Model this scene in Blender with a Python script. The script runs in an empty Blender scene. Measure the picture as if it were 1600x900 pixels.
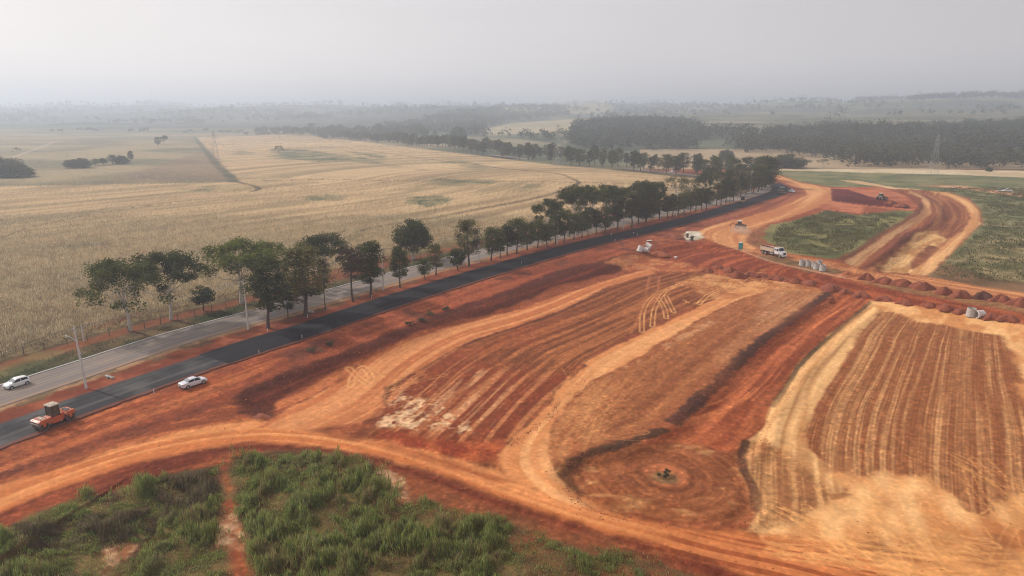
import bpy, bmesh, math, random
import numpy as np
from mathutils import Vector, Matrix

# ------------------------------------------------------------------ camera, sky, sun
SC = bpy.context.scene
COL = SC.collection
H = 45.0                      # height of the viewpoint above the plain
F = 1067.0                    # focal length, for a 1600 wide picture
TILT = math.radians(14.45)
ST, CT = math.sin(TILT), math.cos(TILT)
cam_d = bpy.data.cameras.new("camera"); cam = bpy.data.objects.new("camera", cam_d); COL.objects.link(cam)
cam_d.sensor_width = 36.0; cam_d.lens = 36.0 * F / 1600.0
cam_d.clip_start = 0.5; cam_d.clip_end = 40000.0
cam.location = (0, 0, H); cam.rotation_euler = (math.pi / 2 - TILT, 0, 0)
SC.camera = cam
SUN_AZ = math.radians(-62.0)  # measured from +Y towards +X
SUN_EL = math.radians(36.0)
world = bpy.data.worlds.new("World"); SC.world = world; world.use_nodes = True
wn = world.node_tree.nodes; wl = world.node_tree.links
bg = wn["Background"]
sky = wn.new("ShaderNodeTexSky"); sky.sky_type = 'NISHITA'; sky.sun_disc = False
sky.sun_elevation = SUN_EL; sky.sun_rotation = SUN_AZ
sky.air_density = 1.2; sky.dust_density = 8.0; sky.ozone_density = 1.0; sky.altitude = 600
# smoke-laden dry season air: the blue is washed out to a pinkish grey
smoke = wn.new("ShaderNodeMix"); smoke.data_type = 'RGBA'
smoke.inputs[0].default_value = 0.84
smoke.inputs[7].default_value = (7.6, 7.2, 7.28, 1)
wl.new(sky.outputs[0], smoke.inputs[6])
# forward scattering: the smoky sky is brighter towards the sun's side
wtc = wn.new("ShaderNodeTexCoord"); wdt = wn.new("ShaderNodeVectorMath"); wdt.operation = 'DOT_PRODUCT'
wdt.inputs[1].default_value = (math.sin(SUN_AZ) * math.cos(SUN_EL), math.cos(SUN_AZ) * math.cos(SUN_EL), math.sin(SUN_EL))
wmr = wn.new("ShaderNodeMapRange"); wmr.inputs[1].default_value = -0.15; wmr.inputs[2].default_value = 0.85; wmr.inputs[3].default_value = 0.86; wmr.inputs[4].default_value = 1.22
wsc = wn.new("ShaderNodeVectorMath"); wsc.operation = 'SCALE'
wl.new(wtc.outputs["Generated"], wdt.inputs[0]); wl.new(wdt.outputs["Value"], wmr.inputs[0])
# and a little brighter low down, where the smoke lies thickest
wsp = wn.new("ShaderNodeSeparateXYZ"); whz = wn.new("ShaderNodeMapRange"); whz.inputs[1].default_value = 0.0; whz.inputs[2].default_value = 0.13; whz.inputs[3].default_value = 1.2; whz.inputs[4].default_value = 1.0
wmu = wn.new("ShaderNodeMath"); wmu.operation = 'MULTIPLY'; wl.new(wtc.outputs["Generated"], wsp.inputs[0]); wl.new(wsp.outputs[2], whz.inputs[0]); wl.new(whz.outputs[0], wmu.inputs[0]); wl.new(wmr.outputs[0], wmu.inputs[1])
wnz = wn.new("ShaderNodeTexNoise"); wnz.inputs["Scale"].default_value = 2.2; wnz.inputs["Detail"].default_value = 4; wmp = wn.new("ShaderNodeMapping"); wmp.inputs["Scale"].default_value = (1, 1, 4); wl.new(wtc.outputs["Generated"], wmp.inputs[0]); wl.new(wmp.outputs[0], wnz.inputs["Vector"])
wnr = wn.new("ShaderNodeMapRange"); wnr.inputs[1].default_value = 0.3; wnr.inputs[2].default_value = 0.7; wnr.inputs[3].default_value = 0.965; wnr.inputs[4].default_value = 1.035; wl.new(wnz.outputs[0], wnr.inputs[0])
wm2 = wn.new("ShaderNodeMath"); wm2.operation = 'MULTIPLY'; wl.new(wmu.outputs[0], wm2.inputs[0]); wl.new(wnr.outputs[0], wm2.inputs[1])
wl.new(wm2.outputs[0], wsc.inputs["Scale"])
wl.new(smoke.outputs[2], wsc.inputs[0]); wl.new(wsc.outputs[0], bg.inputs[0])
bg.inputs[1].default_value = 0.10
sd = bpy.data.lights.new("sun", 'SUN'); sun = bpy.data.objects.new("sun", sd); COL.objects.link(sun)
sd.energy = 3.2; sd.angle = math.radians(2.0); sd.color = (1.0, 0.93, 0.86)
sun.rotation_euler = (math.pi / 2 - SUN_EL, 0, math.pi - SUN_AZ)
sun.location = (-60, 40, 80)
SC.view_settings.view_transform = 'Standard'; SC.view_settings.look = 'None'
SC.view_settings.exposure = 0.0; SC.view_settings.gamma = 1.0
SC.render.engine = 'CYCLES'
SC.cycles.pixel_filter_type = 'BLACKMAN_HARRIS'; SC.cycles.filter_width = 1.1
SC.cycles.max_bounces = 5; SC.cycles.diffuse_bounces = 2; SC.cycles.glossy_bounces = 2
SC.cycles.transmission_bounces = 3; SC.cycles.volume_bounces = 1; SC.cycles.transparent_max_bounces = 6

# ------------------------------------------------------------------ numeric helpers
def G(u, v):
    """point of the level plain seen at photograph pixel (u, v)"""
    u = np.asarray(u, float); v = np.asarray(v, float)
    b = v - 450.0
    t = H / (F * ST + b * CT)
    return (u - 800.0) * t, (F * CT - b * ST) * t
def GP(pts):
    a = np.array(pts, float); x, y = G(a[:, 0], a[:, 1]); return np.stack([x, y], 1)
def proj(x, y, z):
    d = y * CT + (H - z) * ST
    return 800 + F * x / d, 450 + F * ((H - z) * CT - y * ST) / d
_rng = np.random.RandomState(7)
TAB = _rng.rand(512, 512).astype(np.float32)
def vnoise(x, y, seed=0):
    x = x + seed * 17.31; y = y + seed * 9.77
    xi = np.floor(x).astype(np.int64); yi = np.floor(y).astype(np.int64)
    fx = (x - xi).astype(np.float32); fy = (y - yi).astype(np.float32)
    fx = fx * fx * (3 - 2 * fx); fy = fy * fy * (3 - 2 * fy)
    x0 = xi & 511; x1 = (xi + 1) & 511; y0 = yi & 511; y1 = (yi + 1) & 511
    return (TAB[x0, y0] * (1 - fx) + TAB[x1, y0] * fx) * (1 - fy) + (TAB[x0, y1] * (1 - fx) + TAB[x1, y1] * fx) * fy
def fbm(x, y, oct=4, seed=0, gain=0.5):
    a = 1.0; s = 0; t = 0
    for k in range(oct):
        s = s + a * vnoise(x, y, seed + k * 3 + 1); t += a
        a *= gain; x = x * 2.03; y = y * 2.03
    return s / t
def sstep(a, b, x):
    t = np.clip((x - a) / (b - a), 0, 1); return t * t * (3 - 2 * t)
def smooth_line(p, n=8, closed=False):
    p = np.array(p, float); out = []
    m = len(p)
    for i in range(m - 1):
        p0 = p[max(i - 1, 0)]; p1 = p[i]; p2 = p[i + 1]; p3 = p[min(i + 2, m - 1)]
        for k in range(n):
            t = k / n
            out.append(0.5 * ((2 * p1) + (-p0 + p2) * t + (2 * p0 - 5 * p1 + 4 * p2 - p3) * t * t + (-p0 + 3 * p1 - 3 * p2 + p3) * t ** 3))
    out.append(p[-1]); return np.array(out)
def line_dist(x, y, line):
    """distance to a polyline, arclength of the nearest point, signed side (+ left)"""
    best = np.full(x.shape, 1e9); along = np.zeros(x.shape); side = np.zeros(x.shape); acc = 0.0
    for i in range(len(line) - 1):
        ax, ay = line[i]; bx, by = line[i + 1]; dx, dy = bx - ax, by - ay; L2 = dx * dx + dy * dy + 1e-9
        t = np.clip(((x - ax) * dx + (y - ay) * dy) / L2, 0, 1)
        qx = x - (ax + t * dx); qy = y - (ay + t * dy); d = np.hypot(qx, qy)
        m = d < best
        L = math.sqrt(L2)
        best = np.where(m, d, best); along = np.where(m, acc + t * L, along)
        side = np.where(m, np.sign(dx * qy - dy * qx), side); acc += L
    return best, along, side
def poly_sd(x, y, poly):
    """signed distance, positive inside"""
    n = len(poly); ins = np.zeros(x.shape, bool); d = np.full(x.shape, 1e9)
    for i in range(n):
        ax, ay = poly[i]; bx, by = poly[(i + 1) % n]; dx, dy = bx - ax, by - ay; L2 = dx * dx + dy * dy + 1e-9
        t = np.clip(((x - ax) * dx + (y - ay) * dy) / L2, 0, 1)
        d = np.minimum(d, (x - ax - t * dx) ** 2 + (y - ay - t * dy) ** 2)
        if abs(dy) > 1e-12:
            c = ((ay > y) != (by > y)) & (x < dx * (y - ay) / dy + ax); ins ^= c
    d = np.sqrt(d); return np.where(ins, d, -d)
def srgb(r, g, b):
    f = lambda c: ((c / 255.0 + 0.055) / 1.055) ** 2.4 if c > 10 else c / 255.0 / 12.92
    return np.array([f(r), f(g), f(b)])

# ------------------------------------------------------------------ object helpers
def tag(o, label=None, cat=None, group=None, kind=None):
    if label: o['label'] = label
    if cat: o['category'] = cat
    if group: o['group'] = group
    if kind: o['kind'] = kind
    return o
def mesh_np(name, V, Fc, mat, parent=None, col=None, smooth=False, uv=None):
    V = np.asarray(V, np.float32); Fc = np.asarray(Fc, np.int32)
    me = bpy.data.meshes.new(name)
    k = Fc.shape[1]
    me.vertices.add(len(V)); me.vertices.foreach_set("co", V.ravel())
    me.loops.add(Fc.size); me.loops.foreach_set("vertex_index", Fc.ravel())
    me.polygons.add(len(Fc)); me.polygons.foreach_set("loop_start", np.arange(0, Fc.size, k, dtype=np.int32))
    me.polygons.foreach_set("use_smooth", np.full(len(Fc), smooth))
    if col is not None:
        at = me.color_attributes.new("Col", 'FLOAT_COLOR', 'POINT')
        c4 = np.ones((len(V), 4), np.float32); c4[:, :3] = col
        at.data.foreach_set("color", c4.ravel())
    if uv is not None:
        l = me.uv_layers.new(name="UVMap"); l.data.foreach_set("uv", np.asarray(uv, np.float32)[Fc.ravel()].ravel())
    me.update(calc_edges=True)
    if mat: me.materials.append(mat)
    o = bpy.data.objects.new(name, me); COL.objects.link(o)
    if parent: o.parent = parent
    return o
def empty(name, loc, rz=0.0, tilt=None):
    o = bpy.data.objects.new(name, None); COL.objects.link(o); o.location = loc
    o.rotation_euler = (0, 0, rz) if tilt is None else (tilt[0], tilt[1], rz); o.empty_display_size = 0.3
    return o
class MB:
    def __init__(s): s.V = []; s.F = []
    def add(s, V, Fc):
        b = len(s.V); s.V += [tuple(v) for v in V]; s.F += [tuple(i + b for i in f) for f in Fc]; return s
    def box(s, c, d, rz=0, taper=(1, 1), ry=0, rx=0):
        hx, hy, hz = d[0] / 2, d[1] / 2, d[2] / 2
        V = []
        for z, tx, ty in ((-hz, 1, 1), (hz, taper[0], taper[1])):
            for sx, sy in ((-1, -1), (1, -1), (1, 1), (-1, 1)): V.append(Vector((sx * hx * tx, sy * hy * ty, z)))
        M = Matrix.Translation(c) @ Matrix.Rotation(rz, 4, 'Z') @ Matrix.Rotation(ry, 4, 'Y') @ Matrix.Rotation(rx, 4, 'X')
        return s.add([M @ v for v in V], [(0, 3, 2, 1), (4, 5, 6, 7), (0, 1, 5, 4), (1, 2, 6, 5), (2, 3, 7, 6), (3, 0, 4, 7)])
    def prism(s, prof, y0, y1, inset=0.0):
        """profile in x-z, extruded along y; the y1 and y0 faces may be inset"""
        n = len(prof); V = [(x, y0, z) for x, z in prof] + [(x, y1, z) for x, z in prof]
        F_ = [tuple(range(n)), tuple(range(2 * n - 1, n - 1, -1))] + [(i, i + n, (i + 1) % n + n, (i + 1) % n) for i in range(n)]
        return s.add(V, F_)
    def tube(s, pts, rad, n=8, cap=True):
        pts = [Vector(p) for p in pts]; rad = rad if isinstance(rad, (list, tuple)) else [rad] * len(pts)
        V = []; up = Vector((0.13, 0.27, 0.95)); m = len(pts)
        for i, p in enumerate(pts):
            t = (pts[min(i + 1, m - 1)] - pts[max(i - 1, 0)]).normalized()
            a = t.cross(up)
            if a.length < 0.05: a = t.cross(Vector((1, 0, 0)))
            a.normalize(); b = t.cross(a)
            for k in range(n):
                th = 2 * math.pi * k / n; V.append(p + (a * math.cos(th) + b * math.sin(th)) * rad[i])
        F_ = []
        for i in range(m - 1):
            for k in range(n): F_.append((i * n + k, i * n + (k + 1) % n, (i + 1) * n + (k + 1) % n, (i + 1) * n + k))
        if cap: F_ += [tuple(range(n))[::-1], tuple((m - 1) * n + k for k in range(n))]
        return s.add(V, F_)
    def lathe_y(s, c, prof, n=20):
        """profile (y, r) revolved about the y axis through c"""
        V = [];
        for y, r in prof:
            for k in range(n):
                th = 2 * math.pi * k / n; V.append((c[0] + r * math.cos(th), c[1] + y, c[2] + r * math.sin(th)))
        m = len(prof); F_ = []
        for i in range(m - 1):
            for k in range(n): F_.append((i * n + k, (i + 1) * n + k, (i + 1) * n + (k + 1) % n, i * n + (k + 1) % n))
        F_ += [tuple(range(n)), tuple((m - 1) * n + k for k in range(n))[::-1]]
        return s.add(V, F_)
    def build(s, name, mat, parent=None, bevel=0.0, smooth=False, subs=0):
        me = bpy.data.meshes.new(name); bm = bmesh.new()
        vs = [bm.verts.new(v) for v in s.V]
        for f in s.F:
            try: bm.faces.new([vs[i] for i in f])
            except ValueError: pass
        bmesh.ops.recalc_face_normals(bm, faces=bm.faces)
        if bevel > 0: bmesh.ops.bevel(bm, geom=[e for e in bm.edges if e.calc_face_angle(0) > 0.5], offset=bevel, segments=2, affect='EDGES')
        if subs: bmesh.ops.subdivide_edges(bm, edges=bm.edges, cuts=subs, use_grid_fill=True)
        for f in bm.faces: f.smooth = smooth
        if smooth:
            for e in bm.edges: e.smooth = e.calc_face_angle(0) < 0.7
        bm.to_mesh(me); bm.free(); me.materials.append(mat)
        o = bpy.data.objects.new(name, me); COL.objects.link(o)
        if parent: o.parent = parent
        return o
def copy_tree(o, parent=None):
    c = o.copy(); COL.objects.link(c); c.parent = parent
    for ch in CH.get(o.name, [k for k in o.children]): copy_tree(ch, c)
    return c
CH = {}

# ------------------------------------------------------------------ materials
def new_mat(name):
    m = bpy.data.materials.new(name); m.use_nodes = True
    return m, m.node_tree.nodes, m.node_tree.links, m.node_tree.nodes["Principled BSDF"]
def plain(name, c, rough=0.6, metal=0.0, dirt=0.25, dscale=6.0, coat=0.0, bump=0.0, dcol=(0.16, 0.07, 0.035)):
    m, n, l, p = new_mat(name)
    tc = n.new("ShaderNodeTexCoord"); nz = n.new("ShaderNodeTexNoise"); nz.inputs["Scale"].default_value = dscale; nz.inputs["Detail"].default_value = 5
    l.new(tc.outputs["Object"], nz.inputs["Vector"])
    rp = n.new("ShaderNodeMapRange"); rp.inputs[1].default_value = 0.42; rp.inputs[2].default_value = 0.72; rp.inputs[4].default_value = dirt
    l.new(nz.outputs[0], rp.inputs[0])
    mx = n.new("ShaderNodeMix"); mx.data_type = 'RGBA'; mx.inputs[6].default_value = (*c, 1); mx.inputs[7].default_value = (*dcol, 1)
    l.new(rp.outputs[0], mx.inputs[0]); l.new(mx.outputs[2], p.inputs["Base Color"])
    p.inputs["Roughness"].default_value = rough; p.inputs["Metallic"].default_value = metal; p.inputs["Coat Weight"].default_value = coat
    if bump:
        b = n.new("ShaderNodeBump"); b.inputs["Strength"].default_value = bump; b.inputs["Distance"].default_value = 0.05
        l.new(nz.outputs[0], b.inputs["Height"]); l.new(b.outputs[0], p.inputs["Normal"])
    return m
def vcol_mat(name, rough=0.95, scale=1.5, amt=0.25, bump=0.5, bdist=0.1, spec=0.1, fine=9.0):
    """colour from the mesh attribute, broken up by two procedural noises in world metres"""
    m, n, l, p = new_mat(name)
    at = n.new("ShaderNodeAttribute"); at.attribute_name = "Col"
    tc = n.new("ShaderNodeTexCoord")
    n1 = n.new("ShaderNodeTexNoise"); n1.inputs["Scale"].default_value = scale; n1.inputs["Detail"].default_value = 4; n1.inputs["Roughness"].default_value = 0.65
    n2 = n.new("ShaderNodeTexNoise"); n2.inputs["Scale"].default_value = fine; n2.inputs["Detail"].default_value = 2
    l.new(tc.outputs["Object"], n1.inputs["Vector"]); l.new(tc.outputs["Object"], n2.inputs["Vector"])
    ad = n.new("ShaderNodeMath"); ad.operation = 'ADD'; l.new(n1.outputs[0], ad.inputs[0]); l.new(n2.outputs[0], ad.inputs[1])
    rp = n.new("ShaderNodeMapRange"); rp.inputs[1].default_value = 0.65; rp.inputs[2].default_value = 1.35
    rp.inputs[3].default_value = 1 - amt; rp.inputs[4].default_value = 1 + amt; l.new(ad.outputs[0], rp.inputs[0])
    vm = n.new("ShaderNodeVectorMath"); vm.operation = 'SCALE'; l.new(at.outputs["Color"], vm.inputs[0]); l.new(rp.outputs[0], vm.inputs["Scale"])
    l.new(vm.outputs[0], p.inputs["Base Color"]); p.inputs["Roughness"].default_value = rough; p.inputs["Specular IOR Level"].default_value = spec
    if bump:
        b = n.new("ShaderNodeBump"); b.inputs["Strength"].default_value = bump; b.inputs["Distance"].default_value = bdist
        l.new(ad.outputs[0], b.inputs["Height"]); l.new(b.outputs[0], p.inputs["Normal"])
    return m
def leaf_mat(name, trans=0.25):
    m, n, l, p = new_mat(name)
    at = n.new("ShaderNodeAttribute"); at.attribute_name = "Col"
    l.new(at.outputs["Color"], p.inputs["Base Color"]); p.inputs["Roughness"].default_value = 0.8; p.inputs["Specular IOR Level"].default_value = 0.05
    tr = n.new("ShaderNodeBsdfTranslucent"); l.new(at.outputs["Color"], tr.inputs[0])
    mx = n.new("ShaderNodeMixShader"); mx.inputs[0].default_value = trans
    l.new(p.outputs[0], mx.inputs[1]); l.new(tr.outputs[0], mx.inputs[2]); l.new(mx.outputs[0], n["Material Output"].inputs[0])
    return m
M_EARTH = vcol_mat("bare_earth", scale=0.9, amt=0.08, bump=0.45, bdist=0.12, fine=6.0)
M_CROP = vcol_mat("dry_crop", scale=1.3, amt=0.25, bump=0.8, bdist=0.3, fine=5.0)
M_GRASS = vcol_mat("grass_ground", scale=0.8, amt=0.25, bump=0.7, bdist=0.2, fine=4.0)
M_FARLAND = vcol_mat("far_land", scale=0.02, amt=0.2, bump=0.0, fine=0.15)
M_LEAF = leaf_mat("leaves")
M_DRYLEAF = leaf_mat("weeds", 0.45)
M_BARK = plain("dark_bark", (0.075, 0.055, 0.042), 0.9, dirt=0.5, dscale=3, bump=0.6)
M_PALEBARK = plain("pale_bark", (0.55, 0.49, 0.42), 0.9, dirt=0.5, dscale=2, bump=0.4, dcol=(0.16, 0.12, 0.09))
M_CONC = plain("concrete", (0.42, 0.40, 0.37), 0.85, dirt=0.5, dscale=2.5, bump=0.2, dcol=(0.28, 0.20, 0.15))
M_PALECONC = plain("pale_concrete", (0.62, 0.60, 0.57), 0.85, dirt=0.45, dscale=2.0, bump=0.2, dcol=(0.36, 0.25, 0.18))
M_GALV = plain("galvanised_steel", (0.34, 0.35, 0.36), 0.5, 0.6, dirt=0.2)
M_WOOD = plain("grey_wood", (0.13, 0.105, 0.085), 0.9, dirt=0.5)
M_WIRE = plain("wire", (0.10, 0.10, 0.10), 0.5, 0.5, dirt=0.1)

# ------------------------------------------------------------------ terrain
OLD_C = smooth_line([(-112, 50), (-96, 80), (-78.6, 113.6), (-72.9, 125.3), (-67.6, 135), (-52.4, 157), (-41.3, 174), (-28.6, 193), (-13.5, 214), (2.5, 235), (19, 254.5), (37, 275), (61, 303), (88, 332), (110, 357), (125, 373), (147, 402), (160, 433), (159, 462), (147, 489), (129, 512), (108, 547), (85, 580), (46, 627), (-13, 738), (-140, 962), (-270, 1190), (-420, 1450)])
NEW_C = smooth_line([(-100, 38), (-86, 64), (-71.4, 93.3), (-65.4, 104.5), (-52.9, 125.3), (-44.9, 136.8), (-36.6, 150), (-27.2, 164.4), (-11.5, 187), (6.3, 211), (22, 231), (37, 248.4), (56, 268.5), (76, 291.5), (109, 334), (142, 378), (156, 400), (166, 425), (170, 448)], 16)
KA = np.array([-30, 400, 700, 1000, 1250, 1450, 1640], float)
KR = np.array([500, 620, 780, 950, 1300, 1800, 2500, 3200, 4200, 6000, 9500], float)
KZ = np.array([[0, 0, 0, 0, 2, 6, 16, 44, 76, 45, 30], [0, 0, 0, 0, 0, 4, 18, 46, 76, 45, 30], [0, 0, 0, 0, 2, 14, 44, 58, 76, 45, 30],
               [0, 0, 0, 6, 22, 20, 42, 62, 84, 50, 30], [0, 0, 3, 12, 22, 36, 56, 78, 76, 40, 30], [0, 0, 6, 17, 24, 42, 74, 100, 84, 50, 30], [0, 0, 8, 20, 26, 46, 80, 106, 94, 60, 30]], float)
L_TOP = smooth_line(GP([(330, 668), (378, 636), (372, 618), (450, 583), (500, 561), (575, 538), (650, 506), (725, 481), (800, 456), (870, 430), (955, 406), (992, 390), (1055, 378), (1124, 381), (1200, 407), (1320, 436), (1425, 458), (1600, 491), (1760, 530), (1900, 580)]), 4)
T0_C = smooth_line(GP([(-220, 880), (0, 782), (87, 748), (210, 708), (300, 688), (400, 676), (500, 682), (600, 702), (700, 733), (800, 768), (900, 803), (1000, 832), (1100, 858), (1250, 890), (1500, 960), (1800, 1050)]), 4)
S1 = smooth_line(GP([(1297, 457), (1250, 490), (1200, 524), (1177, 542), (1140, 580), (1106, 611), (1080, 636), (1050, 660), (1030, 672), (975, 693), (925, 706), (896, 724), (884, 745), (898, 772), (925, 792), (975, 811), (1040, 822)]), 4)
S6 = smooth_line(GP([(1340, 421), (1365, 400), (1407, 369), (1432, 353), (1455, 338), (1457, 322), (1440, 306), (1420, 299)]), 4)
E3 = smooth_line(GP([(1364, 470), (1300, 521), (1250, 568), (1237, 592), (1207, 625), (1197, 660), (1190, 672), (1166, 690), (1159, 710), (1163, 735), (1176, 760), (1180, 790), (1160, 815)]), 4)
LOOP = GP([(1400, 296), (1480, 301), (1512, 312), (1530, 330), (1531, 350), (1517, 362), (1475, 405), (1447, 430), (1345, 420), (1407, 369), (1432, 353), (1457, 335), (1450, 318), (1420, 300)])
SPOIL = GP([(1299, 294), (1375, 294), (1412, 305), (1436, 325), (1420, 328), (1350, 322), (1300, 315)])

def far_height(x, y):
    u = 800 + 1102 * x / np.maximum(y, 1.0)
    ui = np.clip(u, KA[0], KA[-1]); ri = np.clip(y, KR[0], KR[-1])
    z = np.zeros(x.shape)
    j = np.clip(np.searchsorted(KA, ui, side='right') - 1, 0, len(KA) - 2)
    t = (ui - KA[j]) / (KA[j + 1] - KA[j]); t = t * t * (3 - 2 * t)
    for k in range(len(KA) - 1):
        m = j == k
        if m.any():
            a = np.interp(ri[m], KR, KZ[k]); b = np.interp(ri[m], KR, KZ[k + 1]); z[m] = a * (1 - t[m]) + b * t[m]
    n = fbm(x / 420.0, y / 420.0, 4, 5) - 0.5
    z = z + n * np.interp(y, [700, 1100, 2000, 4000, 5500], [0, 4, 40, 62, 20])
    n2 = fbm(x / 90.0, y / 90.0, 3, 25) - 0.5
    z = z + n2 * np.interp(y, [560, 750, 2000], [0, 7, 10])
    return z
def sub(mask, fn, out):
    """evaluate fn only where the mask holds"""
    idx = np.nonzero(mask)[0]
    if len(idx): out[idx] = fn(idx)
    return out
def near_mask(x, y, pts, m):
    a = np.asarray(pts); return (x > a[:, 0].min() - m) & (x < a[:, 0].max() + m) & (y > a[:, 1].min() - m) & (y < a[:, 1].max() + m)
def relief(x, y):
    shp = x.shape; x = x.ravel().astype(float); y = y.ravel().astype(float)
    z = np.zeros(x.shape)
    fm = y > 500
    z[fm] = far_height(x[fm], y[fm])
    nm = (~fm) & (y > 15)
    idx = np.nonzero(nm)[0]; X = x[idx]; Y = y[idx]; Z = np.zeros(len(idx))
    # distance to the two roads: the ground stays level below them
    road = np.full(len(idx), 1e3)
    for line, w in ((OLD_C, 6.5), (NEW_C, 6.0)):
        m = near_mask(X, Y, line, 30)
        d = np.full(len(idx), 1e3); d[m] = line_dist(X[m], Y[m], line[::2])[0] - w
        road = np.minimum(road, d)
    clear = sstep(0.0, 4.0, road)
    # pit
    m = near_mask(X, Y, L_TOP, 60); I = np.nonzero(m)[0]
    d, al, sd_ = line_dist(X[I], Y[I], L_TOP); s = -sd_ * d
    d0, _, _ = line_dist(X[I], Y[I], T0_C[::2])
    wide = np.interp(al, [0, 40, 150, 190, 400], [4, 5, 7, 9, 7])
    wob = (fbm(X[I] / 6, Y[I] / 6, 3, 2) - 0.5) * 3.0
    dep = 1.9 * sstep(-wide * 0.25, wide, s + wob) * sstep(3, 30, d0)
    Z[I] -= dep
    # bank: slow fall between the asphalt and the pit
    Z[I] -= 0.5 * sstep(-14, 0, s) * sstep(5, 20, d0)
    # rest of the pit, far from its edge
    far_in = (~m) & False
    # berm S1: ground falls to the right of it
    m = near_mask(X, Y, S1, 12); I = np.nonzero(m)[0]
    d, al, sd_ = line_dist(X[I], Y[I], S1); s = sd_ * d
    Z[I] += 0.55 * np.exp(-((s + 1.7) / 2.1) ** 2) - 0.85 * np.exp(-((s - 1.5) / 2.2) ** 2)
    m = near_mask(X, Y, E3, 10); I = np.nonzero(m)[0]
    d, al, sd_ = line_dist(X[I], Y[I], E3); s = sd_ * d
    Z[I] += 0.35 * np.exp(-((s - 1.3) / 1.0) ** 2) - 0.35 * np.exp(-((s + 0.8) / 1.0) ** 2)
    # turning circle
    cx, cy = G(1040, 742); r = np.hypot(X - cx, Y - cy)
    Z += 0.10 * np.exp(-((r - 3.1) / 0.45) ** 2) - 0.25 * np.exp(-(r / 2.0) ** 2) + 0.04 * np.cos(r * 2.6) * np.exp(-(r / 9) ** 2)
    # loop road sunk between berms
    m = near_mask(X, Y, LOOP, 15); I = np.nonzero(m)[0]
    Z[I] -= 2.0 * sstep(0, 7, poly_sd(X[I], Y[I], LOOP))
    m = near_mask(X, Y, S6, 14); I = np.nonzero(m)[0]
    d, al, sd_ = line_dist(X[I], Y[I], S6); s = sd_ * d
    Z[I] += 0.9 * np.exp(-((s + 2.5) / 3.0) ** 2) - 1.3 * np.exp(-((s - 2.5) / 3.5) ** 2)
    m = near_mask(X, Y, SPOIL, 10); I = np.nonzero(m)[0]
    sdp = poly_sd(X[I], Y[I], SPOIL); Z[I] += (1.4 + fbm(X[I] / 9, Y[I] / 9, 3, 9)) * sstep(0, 14, sdp)
    # dug hollow next to the sedan, bank beside the asphalt
    hx, hy = G(405, 630); r = np.hypot((X - hx) * 0.8, (Y - hy)); Z -= 1.1 * np.exp(-(r / 4.5) ** 2)
    # roughness
    Z += (fbm(X / 2.2, Y / 2.2, 4, 3) - 0.5) * 0.22 + (fbm(X / 18, Y / 18, 2, 4) - 0.5) * 0.5
    # gentle swell of the crop field
    left = np.zeros(len(idx)); m = near_mask(X, Y, OLD_C, 400); I = np.nonzero(m & (Y < 500))[0]
    d, al, sd_ = line_dist(X[I], Y[I], OLD_C[::4]); left[I] = sstep(12, 22, sd_ * d)
    Z += left * (0.5 + (fbm(X / 60, Y / 60, 2, 12) - 0.5) * 2.5 * sstep(20, 80, Y * 0 + 60))
    # stalk-high roughness of the crop
    rown = vnoise(X * 1.3, Y * 0.5, 31)
    Z += left * (fbm(X / 0.9, Y / 0.9, 2, 14) - 0.5) * 0.9
    z[idx] = Z * clear - 0.06 * (1 - clear)
    return z.reshape(shp)
def height(x, y):
    return float(relief(np.array([x], float), np.array([y], float))[0])
def P(u, v, lift=0.0):
    """point of the real terrain seen at photograph pixel (u, v)"""
    x, y = G(u, v); z = 0.0; x0, y0 = float(x), float(y)
    for _ in range(6):
        k = (H - z) / H; z = 0.5 * z + 0.5 * height(x0 * k, y0 * k)
    k = (H - z) / H
    return Vector((x0 * k, y0 * k, height(x0 * k, y0 * k) + lift))

ZN = ["bare_earth", "dirt_track", "crop_field", "grassland", "verge"]
EARTH, TRACK, CROP, GRASS, VERGE = range(5)
K = 0.80
def c(r, g, b): return srgb(r, g, b) * K

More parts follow.
